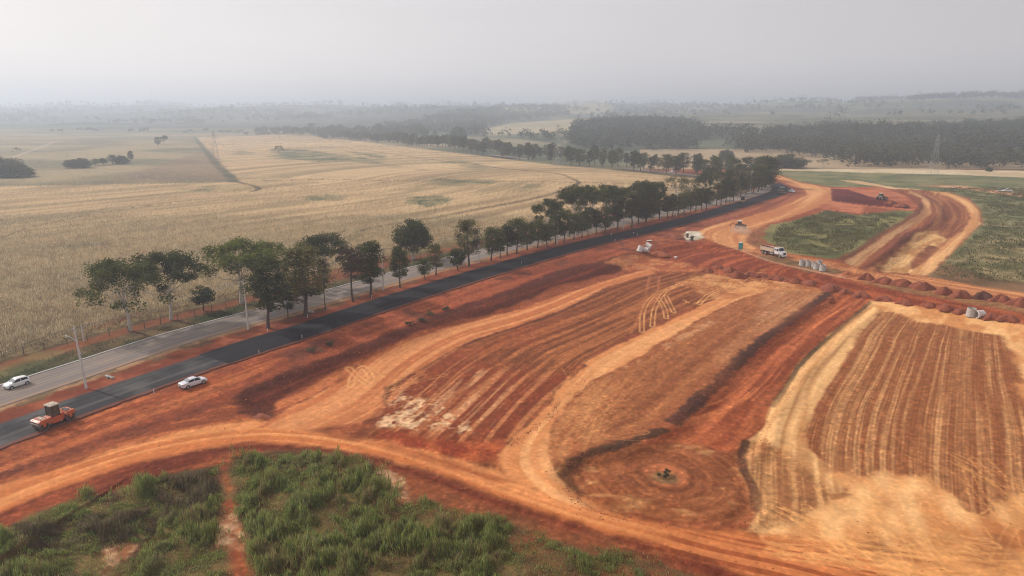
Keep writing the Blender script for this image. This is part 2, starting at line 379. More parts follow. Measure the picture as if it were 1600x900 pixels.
def build_ground():
    # polar-ish grid: fine where the photograph is fine
    ys = [8.0]
    while ys[-1] < 50: ys.append(ys[-1] * 1.05)
    while ys[-1] < 9500:
        y = ys[-1]; ys.append(y + min(y * y / 48000.0 * 1.18, y * 0.0078))
    ys = np.array(ys)
    half = np.arange(-0.96, 0.9601, 0.00152)
    out = 0.96 * 1.045 ** np.arange(1, 34)
    As = np.concatenate([-out[::-1], half, out])
    nr, nc = len(ys), len(As)
    Yg = np.repeat(ys, nc); Xg = np.tile(As, nr) * Yg
    Zg = relief(Xg, Yg)
    k = H / (H - Zg); x = Xg * k; y = Yg * k            # same point carried to the level plain
    x = np.where(Zg > 40, Xg, x); y = np.where(Zg > 40, Yg, y)
    N = len(Xg)
    uu, vv = proj(Xg, Yg, Zg)
    C = np.zeros((N, 3)); Zo = np.zeros(N, np.int8)
    def lay(mask, a, col):
        aa = a[:, None]; C[mask] = C[mask] * (1 - aa) + col * aa
    def band(n, lo, hi): return sstep(lo, hi, n)
    # ---- base: worked red earth
    n1 = fbm(x / 7, y / 7, 4, 41); n2 = fbm(x / 1.6, y / 1.6, 3, 42); n0 = fbm(x / 40, y / 40, 3, 43)
    C[:] = c(146, 78, 50) * (0.75 + 0.5 * n1)[:, None]
    C[:] = C * (1 - band(n2, .55, .8)[:, None] * .3) + c(176, 104, 68) * (band(n2, .55, .8)[:, None] * .3)
    def region(pts, soft, wob, ws=5.0, px=True):
        poly = GP(pts) if px else np.array(pts)
        m = np.nonzero(near_mask(x, y, poly, soft + wob + 2))[0]
        s = poly_sd(x[m], y[m], poly) + (fbm(x[m] / ws, y[m] / ws, 3, 51) - .5) * 2 * wob + (n2[m] - .5) * wob * .6
        a = sstep(-soft / 2, soft / 2, s); kk = a > 0.003
        return m[kk], a[kk]
    def streaks(m, guide, fa, fl, seed=60, both=None):
        """noise drawn out along a guide line"""
        d, al, sd_ = line_dist(x[m], y[m], guide)
        if both is not None:
            d2, al2, _ = line_dist(x[m], y[m], both); W = np.median(d + d2)
            ac = d / (d + d2 + .01) * W; al = (al + al2) * .5
        else: ac = d * sd_
        wv = (fbm(al / 25, ac / 8, 2, seed) - .5) * 1.2
        return 0.6 * vnoise((ac + wv) * fa, al * fl, seed) + 0.4 * vnoise((ac + wv) * fa * 2.3, al * fl * 1.7, seed + 1)
    def paint(pts, c1, c2, soft=1.5, wob=0.8, guide=None, fa=.9, fl=.05, lo=.35, hi=.7, zone=None, op=1.0, both=None, seed=60, ws=5., c3=None):
        m, a = region(pts, soft, wob, ws)
        if len(m) == 0: return
        n = streaks(m, guide, fa, fl, seed, both) if guide is not None else fbm(x[m] / (1.5 / fa), y[m] / (1.5 / fa), 4, seed)
        t = sstep(lo, hi, n)[:, None]; cc = c(*c1) * (1 - t) + c(*c2) * t
        if c3 is not None:
            t3 = sstep(.58, .78, fbm(x[m] / 6, y[m] / 6, 3, seed + 7))[:, None]; cc = cc * (1 - t3) + c(*c3) * t3
        cc = cc * (0.86 + 0.28 * n2[m])[:, None]
        lay(m, a * op, cc)
        if zone is not None: Zo[m[a > .5]] = zone
    def stroke(pts, col, w, op=.8, px=True, wob=.3, soft=.5, zone=None, pair=0.0):
        line = smooth_line(GP(pts) if px else pts, 5)
        m = np.nonzero(near_mask(x, y, line, w + pair + 2))[0]
        d, al, _ = line_dist(x[m], y[m], line)
        if pair: d = np.abs(d - pair)
        a = (1 - sstep(w * (1 - soft), w * (1 + soft), d + (n2[m] - .5) * wob * w * 2)) * op * (.7 + .6 * (vnoise(al / (7.0 if w > .28 else 1.6), al * 0, 5) - .2))
        a = np.clip(a, 0, 1); kk = a > .01
        lay(m[kk], a[kk], np.tile(c(*col), (kk.sum(), 1)) * (0.88 + 0.24 * n1[m[kk]])[:, None])
        if zone is not None: Zo[m[a > .4]] = zone
    # guide lines
    gT1 = smooth_line(GP([(480, 672), (560, 632), (600, 600), (650, 560), (725, 522), (800, 500), (875, 474), (950, 442), (1018, 422)]), 4)
    gT2 = smooth_line(GP([(905, 790), (850, 760), (822, 722), (835, 680), (880, 630), (920, 592), (945, 565), (990, 540), (1052, 507), (1085, 493), (1152, 460), (1190, 446)]), 4)
    gT3 = smooth_line(GP([(1245, 960), (1232, 860), (1228, 780), (1225, 720), (1228, 680), (1235, 655), (1255, 610), (1290, 560), (1325, 520), (1370, 480)]), 4)
    gNew = NEW_C[::3]
    # ---- large areas of the works
    paint([(-200, 720), (0, 712), (24, 702), (160, 640), (276, 602), (340, 582), (400, 560), (500, 528), (600, 492), (700, 458), (800, 426), (867, 407), (960, 381), (1052, 360), (1080, 365), (1060, 380), (1000, 392), (960, 408), (870, 432), (800, 458), (725, 483), (650, 508), (575, 540), (450, 583), (375, 617), (300, 665), (100, 700), (0, 745), (-200, 800)],
          (136, 68, 44), (160, 84, 54), 2, 1, gNew, .55, .03, c3=(112, 62, 46), seed=61)
    paint([(-200, 730), (0, 712), (160, 642), (276, 606), (400, 566), (440, 560), (400, 585), (330, 620), (200, 660), (90, 705), (0, 735), (-200, 800)], (156, 78, 46), (192, 110, 66), 2, 1.2, gNew, .8, .04, op=.75, seed=62)
    paint([(-200, 830), (0, 752), (120, 712), (260, 664), (330, 640), (372, 622), (412, 650), (500, 660), (620, 700), (0, 790)], (138, 72, 44), (188, 108, 64), 2, 1, T0_C, .6, .05, op=.8, seed=63)
    # bank foot and dug trench: dark red soil, with the slope's shade painted in
    paint([(372, 618), (450, 580), (575, 535), (650, 500), (725, 476), (800, 450), (870, 424), (955, 402), (990, 396), (1008, 408), (955, 428), (870, 447), (800, 480), (725, 500), (650, 520), (575, 556), (500, 590), (440, 625), (425, 652), (395, 650)], (92, 44, 32), (132, 66, 44), 2.0, 1.2, gNew, .5, .03, .45, .9, seed=64)
    stroke([(440, 590), (400, 605), (378, 622), (385, 636), (410, 650), (425, 655)], (76, 38, 28), 1.5, .8, wob=1.0)
    stroke([(0, 720), (60, 700), (150, 668), (240, 640), (330, 612), (400, 590)], (98, 48, 32), 1.0, .45, wob=1.5)
    stroke([(0, 745), (110, 706), (200, 672), (290, 650), (350, 628)], (98, 48, 32), .9, .5, wob=1.5)
    paint([(425, 652), (440, 625), (500, 592), (575, 558), (650, 524), (730, 497), (700, 512), (625, 537), (575, 562), (525, 602)], (146, 74, 44), (190, 112, 70), 1.5, 1.2, gT1, .7, .06, seed=65)
    # stripe panel A
    A = [(1025, 428), (950, 448), (875, 486), (800, 513), (725, 536), (650, 583), (603, 606), (583, 645), (560, 690), (600, 705), (700, 722), (800, 745), (800, 712), (826, 662), (862, 628), (872, 608), (917, 570), (915, 565), (950, 542), (1017, 512), (1075, 484), (1160, 450), (1185, 436), (1100, 424)]
    paint(A, (120, 66, 40), (172, 104, 64), 1.2, .7, gT1, 1.05, .035, .3, .75, both=gT2, seed=66)
    paint([(700, 540), (760, 560), (830, 585), (917, 572), (870, 608), (800, 700), (700, 722), (600, 700), (585, 640), (605, 605), (650, 583)], (132, 62, 38), (196, 124, 82), 6, 2, gT1, .95, .02, .42, .75, both=gT2, seed=67, op=.85)
    paint([(650, 586), (800, 516), (880, 490), (830, 540), (700, 560)], (150, 74, 46), (166, 92, 58), 8, 2, gT1, .6, .03, op=.55, both=gT2, seed=68)
    paint([(563, 690), (600, 672), (700, 690), (800, 690), (790, 720), (700, 722)], (140, 62, 38), (176, 90, 54), 3, 1, None, .5, 0, seed=69)
    m, a = region([(585, 668), (604, 628), (618, 614), (672, 624), (712, 650), (746, 679), (700, 677), (640, 668)], 1.5, 1.2, 2.0)
    n = streaks(m, gT1, .9, .3, 70, gT2); t = sstep(.42, .66, n * .55 + fbm(x[m] / .7, y[m] / .7, 3, 71) * .5)
    lay(m, a * t * .9, np.tile(c(228, 186, 146), (len(m), 1)))
    m, a = region([(640, 625), (720, 575), (800, 590), (760, 670)], 4, 2, 2.0)
    t = sstep(.55, .7, streaks(m, gT1, 1.1, .08, 72, gT2)); lay(m, a * t * .55, np.tile(c(216, 160, 118), (len(m), 1)))
    # panel B
    paint([(1200, 450), (1290, 455), (1250, 488), (1198, 522), (1172, 542), (1135, 580), (1104, 608), (1050, 656), (1000, 684), (925, 702), (888, 724), (862, 735), (852, 702), (860, 667), (887, 632), (925, 594), (975, 572), (1025, 540), (1087, 502), (1155, 467)],
          (142, 82, 52), (172, 108, 68), 1.5, .8, gT2, .7, .025, .3, .8, both=S1[:40], seed=73)
    paint([(1200, 452), (1295, 456), (1240, 490), (1185, 525), (1120, 575), (1130, 545), (1180, 500), (1190, 470)], (176, 118, 80), (206, 150, 108), 3, 1, S1[:30], .9, .04, op=.55, seed=74)
    paint([(1140, 488), (1070, 520), (1000, 552), (960, 575), (985, 575), (1040, 545), (1100, 512)], (156, 92, 60), (208, 150, 108), 2, 1, gT2, .5, .25, .35, .6, op=.8, seed=75)
    paint([(925, 594), (975, 585), (1000, 600), (960, 640), (930, 690), (880, 735), (852, 702), (862, 667), (887, 632)], (168, 100, 62), (200, 134, 86), 4, 1.5, gT2, .9, .1, op=.65, seed=76)
    paint([(860, 735), (925, 706), (975, 694), (1030, 672), (1060, 655), (1000, 690), (930, 712), (890, 740), (905, 775), (960, 805), (920, 790), (880, 765)], (150, 100, 62), (186, 134, 88), 1.5, .6, S1[40:], 1.2, .05, seed=77)
    # panel C
    paint([(1300, 456), (1364, 470), (1300, 521), (1250, 568), (1237, 592), (1207, 625), (1197, 660), (1190, 672), (1166, 690), (1159, 712), (1140, 730), (1060, 706), (975, 700), (1035, 672), (1054, 659), (1087, 632), (1110, 610), (1142, 580), (1178, 544), (1202, 526), (1252, 491)],
          (138, 68, 42), (174, 96, 60), 1.5, .7, S1[:36], .6, .035, .35, .75, seed=78)
    gC = smooth_line(GP([(1052, 660), (1100, 645), (1140, 632), (1175, 605), (1200, 580), (1240, 530), (1290, 490), (1330, 468)]), 4)
    m, a = region([(1054, 652), (1140, 615), (1180, 580), (1225, 535), (1290, 470), (1340, 468), (1270, 525), (1225, 575), (1180, 620), (1130, 645), (1060, 668)], 3, 1)
    lay(m, a * sstep(.42, .68, streaks(m, gC, 1.3, .03, 79)) * .75, np.tile(c(206, 122, 76), (len(m), 1)))
    # turning bowl
    cx, cy = [float(q) for q in G(1040, 742)]
    bowl = [(885, 748), (895, 725), (925, 708), (975, 698), (1040, 690), (1110, 700), (1160, 712), (1180, 760), (1188, 800), (1150, 818), (1050, 818), (960, 803), (900, 778)]
    m, a = region(bowl, 2, .6); ang = np.arctan2(y[m] - cy, x[m] - cx); r = np.hypot(x[m] - cx, y[m] - cy) * (1 + .05 * np.sin(ang * 2 + 1))
    n = .6 * vnoise(r * 1.5, ang * 1.3 + 30, 80) + .4 * vnoise(r * 3.6, ang * 2 + 60, 81); t = sstep(.3, .8, n)[:, None]
    lay(m, a, c(138, 78, 48) * (1 - t) + c(160, 96, 60) * t)
    t = sstep(.55, .75, fbm(x[m] / 3.2, y[m] / 1.6, 3, 82)) * sstep(5, 8, r); lay(m, a * t * .6, np.tile(c(196, 140, 92), (len(m), 1)))
    lay(m, a * np.exp(-((r - 3.6) / .35) ** 2) * .4, np.tile(c(92, 50, 34), (len(m), 1)))
    lay(m, a * (1 - sstep(2.4, 3.2, r)) * .8, np.tile(c(186, 110, 72), (len(m), 1)) * (0.6 + .8 * n2[m])[:, None])
    g2 = (1 - sstep(.9, 1.9, np.hypot((x[m] - cx + .2) * .8, y[m] - cy + .6) + n2[m] - .5)); lay(m, g2 * .6, np.tile(c(104, 100, 70), (len(m), 1)))
    # berm and scarp lines: shade of the slopes painted dark; track edges outlined too
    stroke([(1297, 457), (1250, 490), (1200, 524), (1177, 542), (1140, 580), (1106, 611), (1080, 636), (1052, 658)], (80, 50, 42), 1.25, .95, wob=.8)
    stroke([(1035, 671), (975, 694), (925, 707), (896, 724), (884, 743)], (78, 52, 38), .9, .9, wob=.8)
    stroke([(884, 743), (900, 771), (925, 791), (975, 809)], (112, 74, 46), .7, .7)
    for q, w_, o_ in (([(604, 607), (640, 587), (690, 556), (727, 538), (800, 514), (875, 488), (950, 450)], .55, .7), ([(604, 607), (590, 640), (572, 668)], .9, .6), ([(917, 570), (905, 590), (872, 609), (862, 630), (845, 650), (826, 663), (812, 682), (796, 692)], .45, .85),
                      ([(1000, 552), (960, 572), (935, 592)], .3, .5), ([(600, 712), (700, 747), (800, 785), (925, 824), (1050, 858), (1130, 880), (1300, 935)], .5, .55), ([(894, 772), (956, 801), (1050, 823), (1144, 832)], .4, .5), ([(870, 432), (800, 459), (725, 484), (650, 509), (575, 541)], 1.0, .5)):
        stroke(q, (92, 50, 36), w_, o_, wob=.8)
    # sand road T3 and its brown skirt
    paint([(1364, 470), (1300, 521), (1250, 568), (1237, 592), (1207, 625), (1197, 660), (1190, 672), (1166, 690), (1159, 712), (1163, 735), (1180, 765), (1182, 795), (1170, 825), (1200, 850), (1300, 835), (1330, 745), (1300, 732), (1265, 700), (1259, 680), (1277, 637), (1292, 610), (1320, 567), (1340, 535), (1347, 520), (1375, 490), (1400, 480)],
          (192, 138, 90), (232, 180, 126), .8, .6, gT3, .8, .03, .25, .62, seed=83, zone=TRACK)
    paint([(1166, 690), (1195, 690), (1240, 712), (1262, 740), (1300, 765), (1290, 790), (1250, 815), (1200, 830), (1175, 815), (1183, 790), (1178, 762), (1163, 735), (1159, 712)],
          (160, 104, 66), (202, 146, 96), 3, 1, gT3, 1.7, .06, .3, .8, seed=84, zone=EARTH)
    paint([(1362, 472), (1300, 522), (1252, 568), (1238, 594), (1212, 625), (1200, 655), (1225, 650), (1250, 610), (1290, 560), (1330, 515)], (176, 124, 80), (210, 158, 106), 2, .5, gT3, 1.2, .03, op=.5, seed=85)
    stroke([(1362, 471), (1300, 523), (1254, 566), (1232, 598), (1208, 635)], (96, 76, 54), .45, .8)
    stroke([(1166, 690), (1159, 710), (1163, 735), (1178, 765), (1180, 795)], (80, 50, 36), .6, .85)
    # panel D, striped
    gL = smooth_line(GP([(1215, 980), (1240, 860), (1252, 770), (1258, 710), (1262, 680), (1277, 637), (1292, 610), (1320, 567), (1340, 535), (1347, 520), (1378, 487), (1410, 455)]), 4)
    gR = smooth_line(GP([(1665, 980), (1625, 830), (1606, 700), (1590, 620), (1582, 577), (1574, 525), (1566, 480)]), 4)
    D = [(1378, 488), (1347, 520), (1340, 535), (1320, 567), (1292, 610), (1277, 637), (1259, 680), (1265, 700), (1300, 732), (1362, 748), (1375, 738), (1420, 745), (1450, 742), (1480, 768), (1512, 795), (1545, 801), (1580, 785), (1612, 765), (1616, 700), (1600, 620), (1590, 577), (1577, 532), (1560, 524), (1500, 514), (1430, 500), (1400, 488)]
    # sand round it first
    paint([(1362, 470), (1440, 474), (1530, 494), (1600, 506), (1800, 560), (1900, 1000), (1380, 1000), (1250, 850), (1160, 830), (1250, 820), (1320, 765), (1300, 735), (1400, 700), (1400, 560), (1375, 488)],
          (204, 138, 86), (236, 180, 124), 2, 1, gT3, .35, .12, .3, .7, seed=86, zone=TRACK)
    paint([(1300, 885), (1420, 850), (1500, 822), (1620, 800), (1900, 800), (1900, 1100), (1350, 1100)], (172, 100, 54), (216, 150, 94), 6, 3, T0_C[40:], .25, .12, .3, .7, op=.8, seed=87)
    for q in ([(1320, 858), (1370, 840), (1400, 870), (1360, 890), (1330, 895)], [(1400, 860), (1430, 852), (1450, 870), (1425, 876)], [(1510, 845), (1560, 835), (1590, 870), (1560, 900), (1520, 880)], [(1290, 772), (1318, 768), (1330, 773), (1300, 780)]):
        paint(q, (128, 78, 46), (160, 100, 60), 3.0 if q[0][0] != 1290 else .6, 1, None, .6, 0, seed=88, op=.75)
    paint(D, (154, 92, 56), (212, 154, 104), 2.2, 1.6, gL, 2.3, .03, .38, .95, both=gR, seed=89, zone=EARTH)
    m, a = region(D, 1.0, .9); lay(m, a * sstep(.55, .75, streaks(m, gL, .55, .012, 189, gR)) * .2, np.tile(c(212, 156, 106), (len(m), 1)))
    m, a = region(D, 1.0, .9); d, al, _ = line_dist(x[m], y[m], gL); d2, al2, _ = line_dist(x[m], y[m], gR); ac = d / (d + d2 + .01) * 34
    comb = .5 + .5 * np.sin(ac * 2 * math.pi / .62 + 2 * vnoise(al / 6, ac / 3, 8)); C[m] *= (1 - a * .22 * comb * (.3 + n2[m]))[:, None]
    # main haul tracks
    T0 = [(-220, 850), (0, 758), (87, 735), (202, 695), (289, 672), (400, 656), (480, 666), (600, 690), (700, 716), (775, 736), (835, 758), (894, 771), (956, 800), (1050, 822), (1144, 831), (1250, 838), (1330, 860), (1500, 960), (1350, 960), (1250, 916), (1128, 880), (1050, 857), (925, 824), (800, 785), (700, 747), (600, 714), (512, 700), (450, 692), (375, 692), (300, 706), (200, 725), (144, 747), (72, 770), (0, 802), (-220, 930)]
    paint([(-220, 900), (0, 795), (144, 742), (300, 700), (450, 688), (600, 712), (800, 783), (925, 822), (1128, 878), (1350, 958), (1300, 1000), (1090, 900), (950, 852), (800, 805), (700, 772), (600, 735), (560, 722), (450, 702), (350, 712), (250, 742), (140, 782), (60, 815), (0, 850), (-220, 980)],
          (112, 52, 34), (150, 76, 48), 2, 1.2, T0_C, .6, .05, seed=90)
    paint(T0, (196, 116, 68), (222, 148, 94), 1.8, .8, T0_C, .9, .025, .3, .75, seed=91, zone=TRACK)
    paint([(1020, 862), (1128, 884), (1350, 962), (1400, 900), (1250, 850), (1150, 838), (1050, 828)], (150, 76, 44), (206, 124, 76), 2, .6, T0_C, 1.6, .02, .4, .6, seed=92, op=.8)
    paint([(600, 692), (700, 718), (835, 760), (760, 752), (650, 716), (560, 690)], (150, 78, 46), (190, 112, 68), 1.5, .8, T0_C, .9, .05, seed=93, op=.75)
    T1 = [(1025, 418), (1012, 420), (950, 437), (875, 462), (800, 487), (700, 511), (625, 536), (575, 562), (540, 590), (470, 630), (420, 655), (400, 668), (480, 672), (560, 662), (592, 650), (600, 606), (650, 582), (725, 535), (800, 511), (875, 485), (950, 447), (1025, 427)]
    paint(T1, (186, 110, 68), (212, 142, 94), 1.2, .8, gT1, .8, .02, .3, .75, seed=94, zone=TRACK)
    paint([(480, 672), (560, 662), (595, 640), (590, 660), (570, 690), (540, 688)], (120, 62, 40), (150, 82, 52), 1.5, 1, None, .6, 0, seed=95, op=.8)
    T2 = [(1180, 440), (1150, 452), (1075, 487), (1017, 515), (950, 545), (914, 568), (917, 572), (870, 610), (862, 630), (825, 662), (795, 690), (775, 712), (790, 745), (860, 780), (930, 795), (900, 772), (864, 735), (853, 702), (861, 667), (887, 632), (925, 594), (975, 572), (1025, 540), (1087, 502), (1155, 467), (1205, 452)]
    paint(T2, (206, 134, 84), (224, 160, 108), .9, .6, gT2, .7, .03, .3, .75, seed=96, zone=TRACK)
    paint([(1110, 426), (1165, 440), (1215, 436), (1300, 455), (1200, 455), (1120, 470), (1060, 440)], (176, 108, 66), (214, 152, 100), 2, 1.5, None, .4, 0, seed=97, op=.85)
    # ---- red cut bank on the right and the ground round it
    R = [(1040, 376), (1055, 377), (1124, 380), (1200, 408), (1320, 436), (1425, 458), (1600, 491), (1800, 535), (1850, 570), (1600, 506), (1507, 491), (1450, 480), (1362, 468), (1300, 455), (1215, 436), (1160, 436), (1096, 426), (1030, 405)]
    paint(R, (124, 58, 37), (172, 90, 56), 1.5, 1, L_TOP[60:], .5, .12, .3, .8, seed=98)
    paint([(940, 408), (990, 398), (1060, 408), (1110, 425), (1040, 425), (980, 422)], (170, 94, 58), (202, 132, 88), 3, 2, None, .5, 0, seed=99, op=.75)
    paint([(1124, 377), (1150, 383), (1232, 400), (1300, 412), (1400, 432), (1525, 450), (1600, 460), (1900, 500), (1900, 560), (1600, 489), (1425, 457), (1320, 435), (1200, 407)],
          (150, 84, 54), (188, 122, 80), 2, 1, L_TOP[70:], .5, .05, seed=100)
    paint([(1180, 398), (1250, 403), (1300, 415), (1330, 430), (1260, 425), (1200, 408)], (96, 84, 56), (128, 108, 72), 2, 1.5, None, .5, 0, seed=101, op=.7, zone=GRASS)
    paint([(1350, 437), (1500, 462), (1600, 478), (1700, 500), (1700, 512), (1600, 490), (1425, 458), (1350, 443)], (124, 92, 60), (150, 116, 80), 2, 1.5, None, .5, 0, seed=102, op=.7)
    stroke([(1124, 380), (1160, 392), (1200, 407), (1250, 419), (1320, 434)], (204, 150, 118), .7, .8)
    gT4 = smooth_line(GP([(1120, 365), (1150, 380), (1235, 398), (1335, 420), (1440, 438), (1600, 464), (1800, 500)]), 4)
    paint([(1150, 377), (1232, 396), (1300, 409), (1335, 414), (1380, 424), (1432, 430), (1525, 446), (1600, 456), (1850, 500), (1850, 520), (1600, 468), (1450, 445), (1375, 433), (1320, 423), (1240, 406), (1150, 388)], (172, 104, 66), (208, 146, 100), 1.5, .8, gT4, .9, .02, .35, .7, seed=103, zone=TRACK)
    # ---- north works: curve round the green
    T5 = [(1080, 366), (1120, 350), (1163, 340), (1200, 329), (1237, 316), (1262, 304), (1256, 296), (1212, 281), (1195, 292), (1175, 272), (1212, 272), (1250, 285), (1299, 294), (1300, 314), (1285, 322), (1250, 335), (1200, 350), (1175, 362), (1165, 378), (1190, 392), (1140, 386), (1124, 380)]
    gT5 = smooth_line(GP([(1140, 384), (1135, 365), (1180, 350), (1240, 330), (1278, 310), (1280, 296), (1240, 281), (1205, 276)]), 4)
    paint([(1052, 360), (1127, 338), (1184, 318), (1221, 306), (1240, 298), (1232, 288), (1212, 284), (1256, 290), (1270, 303), (1240, 320), (1163, 345), (1120, 355), (1085, 368)], (134, 72, 52), (166, 96, 68), 2, 1, gT5, .4, .02, seed=104)
    paint(T5, (184, 116, 74), (216, 156, 106), 2, 1, gT5, .35, .012, .3, .75, seed=105, zone=TRACK)
    paint([(1052, 360), (1127, 338), (1184, 318), (1215, 309), (1205, 318), (1150, 342), (1100, 356)], (142, 78, 56), (168, 100, 72), 2, 1, gT5, .4, .02, seed=106)
    paint([(1165, 378), (1172, 362), (1200, 350), (1215, 352), (1190, 368), (1200, 385), (1190, 392)], (150, 96, 68), (130, 92, 62), 3, 2, None, .3, 0, seed=107, op=.8)
    # concrete washout patch
    paint([(1057, 370), (1075, 362), (1090, 362), (1100, 370), (1090, 376), (1070, 375)], (190, 178, 160), (222, 212, 196), 1.5, 1.5, None, .6, 0, seed=108)
    paint([(1040, 352), (1075, 368), (1050, 378), (1000, 392), (985, 388), (1000, 370)], (130, 66, 44), (168, 98, 66), 3, 2, None, .5, 0, seed=109, op=.8)
    # ---- grassland beyond
    paint([(1174, 262), (1212, 262), (1400, 264), (1600, 268), (1900, 275), (1900, 480), (1700, 465), (1600, 457), (1500, 440), (1447, 431), (1475, 407), (1519, 363), (1534, 350), (1532, 328), (1514, 310), (1482, 300), (1425, 296), (1380, 292), (1299, 292), (1250, 284), (1212, 271)],
          (96, 104, 66), (142, 134, 92), 3, 1.5, None, .12, 0, .3, .7, seed=110, zone=GRASS, c3=(128, 124, 84))
    paint([(1520, 375), (1600, 372), (1800, 400), (1800, 480), (1600, 458), (1500, 440), (1450, 430), (1480, 405)], (116, 108, 70), (168, 146, 104), 4, 2, None, .14, 0, .35, .65, seed=111, op=.8)
    paint([(1450, 430), (1480, 412), (1560, 435), (1700, 455), (1700, 468), (1600, 458), (1520, 446)], (104, 74, 52), (140, 98, 68), 2, 1.5, None, .2, 0, seed=112, op=.8)
    paint([(1190, 372), (1200, 352), (1240, 345), (1290, 329), (1340, 336), (1400, 329), (1429, 330), (1412, 345), (1375, 365), (1335, 393), (1305, 405), (1270, 401), (1232, 396), (1212, 385)],
          (98, 100, 60), (142, 134, 84), 2, 1.5, None, .14, 0, .3, .7, seed=113, zone=GRASS)
    paint([(1195, 262), (1400, 263.5), (1600, 267), (1900, 274), (1900, 284), (1600, 277.5), (1500, 273), (1400, 271), (1300, 268), (1200, 266)], (206, 180, 140), (226, 204, 166), 3, 2, None, .06, 0, seed=114, zone=CROP)
    paint([(1310, 281), (1345, 283), (1400, 293), (1440, 296), (1420, 299), (1380, 293), (1340, 287)], (196, 158, 118), (214, 176, 138), 2, 1.5, None, .2, 0, seed=115, zone=TRACK)
    paint([(1430, 289), (1500, 290), (1560, 297), (1640, 309), (1700, 320), (1640, 313), (1550, 302), (1490, 294)], (172, 118, 88), (206, 158, 122), 2, 1.5, None, .2, 0, seed=116, zone=TRACK)
    stroke([(1530, 350), (1560, 353), (1610, 355), (1700, 360)], (168, 138, 100), 1.6, .7)
    # ---- spoil field and the loop road
    paint([(1299, 293), (1375, 293), (1412, 304), (1438, 325), (1422, 329), (1350, 323), (1345, 334), (1290, 328), (1280, 322), (1300, 312)], (168, 90, 62), (196, 120, 86), 2, 1, None, .15, 0, seed=117, zone=EARTH)
    paint([(1299, 295), (1325, 296), (1362, 308), (1395, 313), (1421, 326), (1350, 321), (1300, 314)], (84, 28, 28), (104, 40, 36), 2, 1.5, None, .2, 0, seed=118)
    gLp = smooth_line(GP([(1400, 425), (1440, 385), (1470, 362), (1490, 340), (1485, 320), (1460, 305), (1420, 298)]), 4)
    paint([(1312, 406), (1335, 394), (1375, 366), (1412, 346), (1427, 335), (1440, 325), (1436, 312), (1400, 295), (1440, 297), (1480, 300), (1512, 311), (1532, 329), (1533, 351), (1518, 363), (1475, 407), (1447, 432), (1380, 427), (1335, 419)],
          (128, 72, 48), (166, 106, 70), 1.5, .8, gLp, .5, .02, .3, .75, seed=119, zone=EARTH)
    paint([(1318, 408), (1345, 395), (1385, 366), (1418, 347), (1436, 336), (1444, 324), (1440, 310), (1415, 298), (1430, 298), (1452, 312), (1455, 333), (1432, 350), (1400, 367), (1360, 399), (1338, 419)], (166, 118, 80), (196, 148, 106), 1.5, .6, S6, .5, .03, seed=120, zone=TRACK)
    stroke([(1312, 405), (1340, 391), (1378, 364), (1414, 345), (1434, 330), (1440, 318)], (104, 66, 46), 1.2, .7)
    paint([(1341, 420), (1372, 396), (1407, 369), (1430, 355), (1440, 352), (1436, 364), (1407, 388), (1378, 408), (1352, 422)], (98, 50, 36), (128, 70, 48), 1.5, .8, S6, .6, .04, seed=121)  # inner scarp: shade of its sun-averted side painted into the soil colour
    paint([(1437, 362), (1462, 361), (1478, 378), (1462, 387), (1440, 412), (1422, 427), (1380, 425), (1375, 416), (1400, 398)], (186, 134, 86), (222, 174, 122), 2, 1.5, gLp, .4, .08, .35, .65, seed=122)
    paint([(1450, 383), (1465, 385), (1445, 412), (1425, 421), (1423, 408)], (126, 74, 48), (150, 92, 62), 1.5, 1, None, .3, 0, seed=123)
    paint([(1425, 296), (1450, 298), (1487, 309), (1508, 322), (1517, 340), (1506, 359), (1482, 376), (1462, 395), (1422, 429), (1448, 431), (1475, 406), (1518, 363), (1532, 350), (1530, 329), (1512, 311), (1480, 300)], (184, 130, 86), (212, 162, 114), 1.2, .6, gLp, .6, .02, seed=124, zone=TRACK)
    # ---- ground left of the new asphalt: median, verges
    s_old = np.full(N, 1e4); al_old = np.zeros(N); m = np.nonzero(near_mask(x, y, OLD_C, 400) & (y < 1700))[0]
    d, al, sd_ = line_dist(x[m], y[m], OLD_C[::3]); s_old[m] = sd_ * d; al_old[m] = al
    s_new = np.full(N, 1e4); mm = np.nonzero(near_mask(x, y, NEW_C, 60))[0]; d, al, sd2 = line_dist(x[mm], y[mm], NEW_C[::3]); s_new[mm] = sd2 * d
    m2 = (s_old < 0) & (s_old > -40) & (s_new > 0) & (s_new < 60) & (y < 405)
    I = np.nonzero(m2)[0]; nn = fbm(x[I] / 5, y[I] / 5, 3, 130)
    C[I] = c(126, 62, 42) * (1 - sstep(.4, .7, nn))[:, None] + c(160, 88, 60) * sstep(.4, .7, nn)[:, None]
    t = (1 - sstep(5.8, 7.2, -s_old[I] + (n2[I] - .5) * 1.6)); C[I] = C[I] * (1 - t[:, None] * .85) + c(178, 140, 108) * t[:, None] * .85
    t = sstep(.5, .7, fbm(x[I] / 3, y[I] / 3, 3, 131)) * (1 - sstep(8, 9.5, -s_old[I])) * .7; C[I] = C[I] * (1 - t[:, None]) + c(98, 84, 60) * t[:, None]
    Zo[I] = VERGE
    # left of the old road: everything is field unless said otherwise
    left = (s_old > 0) & (s_old < 5e3)
    left |= (x < -60) & (s_old > 5e3) & (y > 40)
    left |= (uu < 650) & (y > 330)
    left &= ~((uu > 1174) & (y > 380) & (y < 600))
    s_old = np.where(left & (s_old > 5e3), 400.0, s_old)
    I = np.nonzero(left)[0]; xx = x[I]; yy = y[I]; so = s_old[I]
    rows = vnoise((xx * .82 + yy * .57) * 1.15, (xx * -.57 + yy * .82) * .25, 140)
    fine = fbm(xx / 0.8, yy / 0.8, 2, 141)
    mott = fbm(xx / 16, yy / 16, 3, 142); big = fbm(xx / 70, yy / 70, 3, 143)
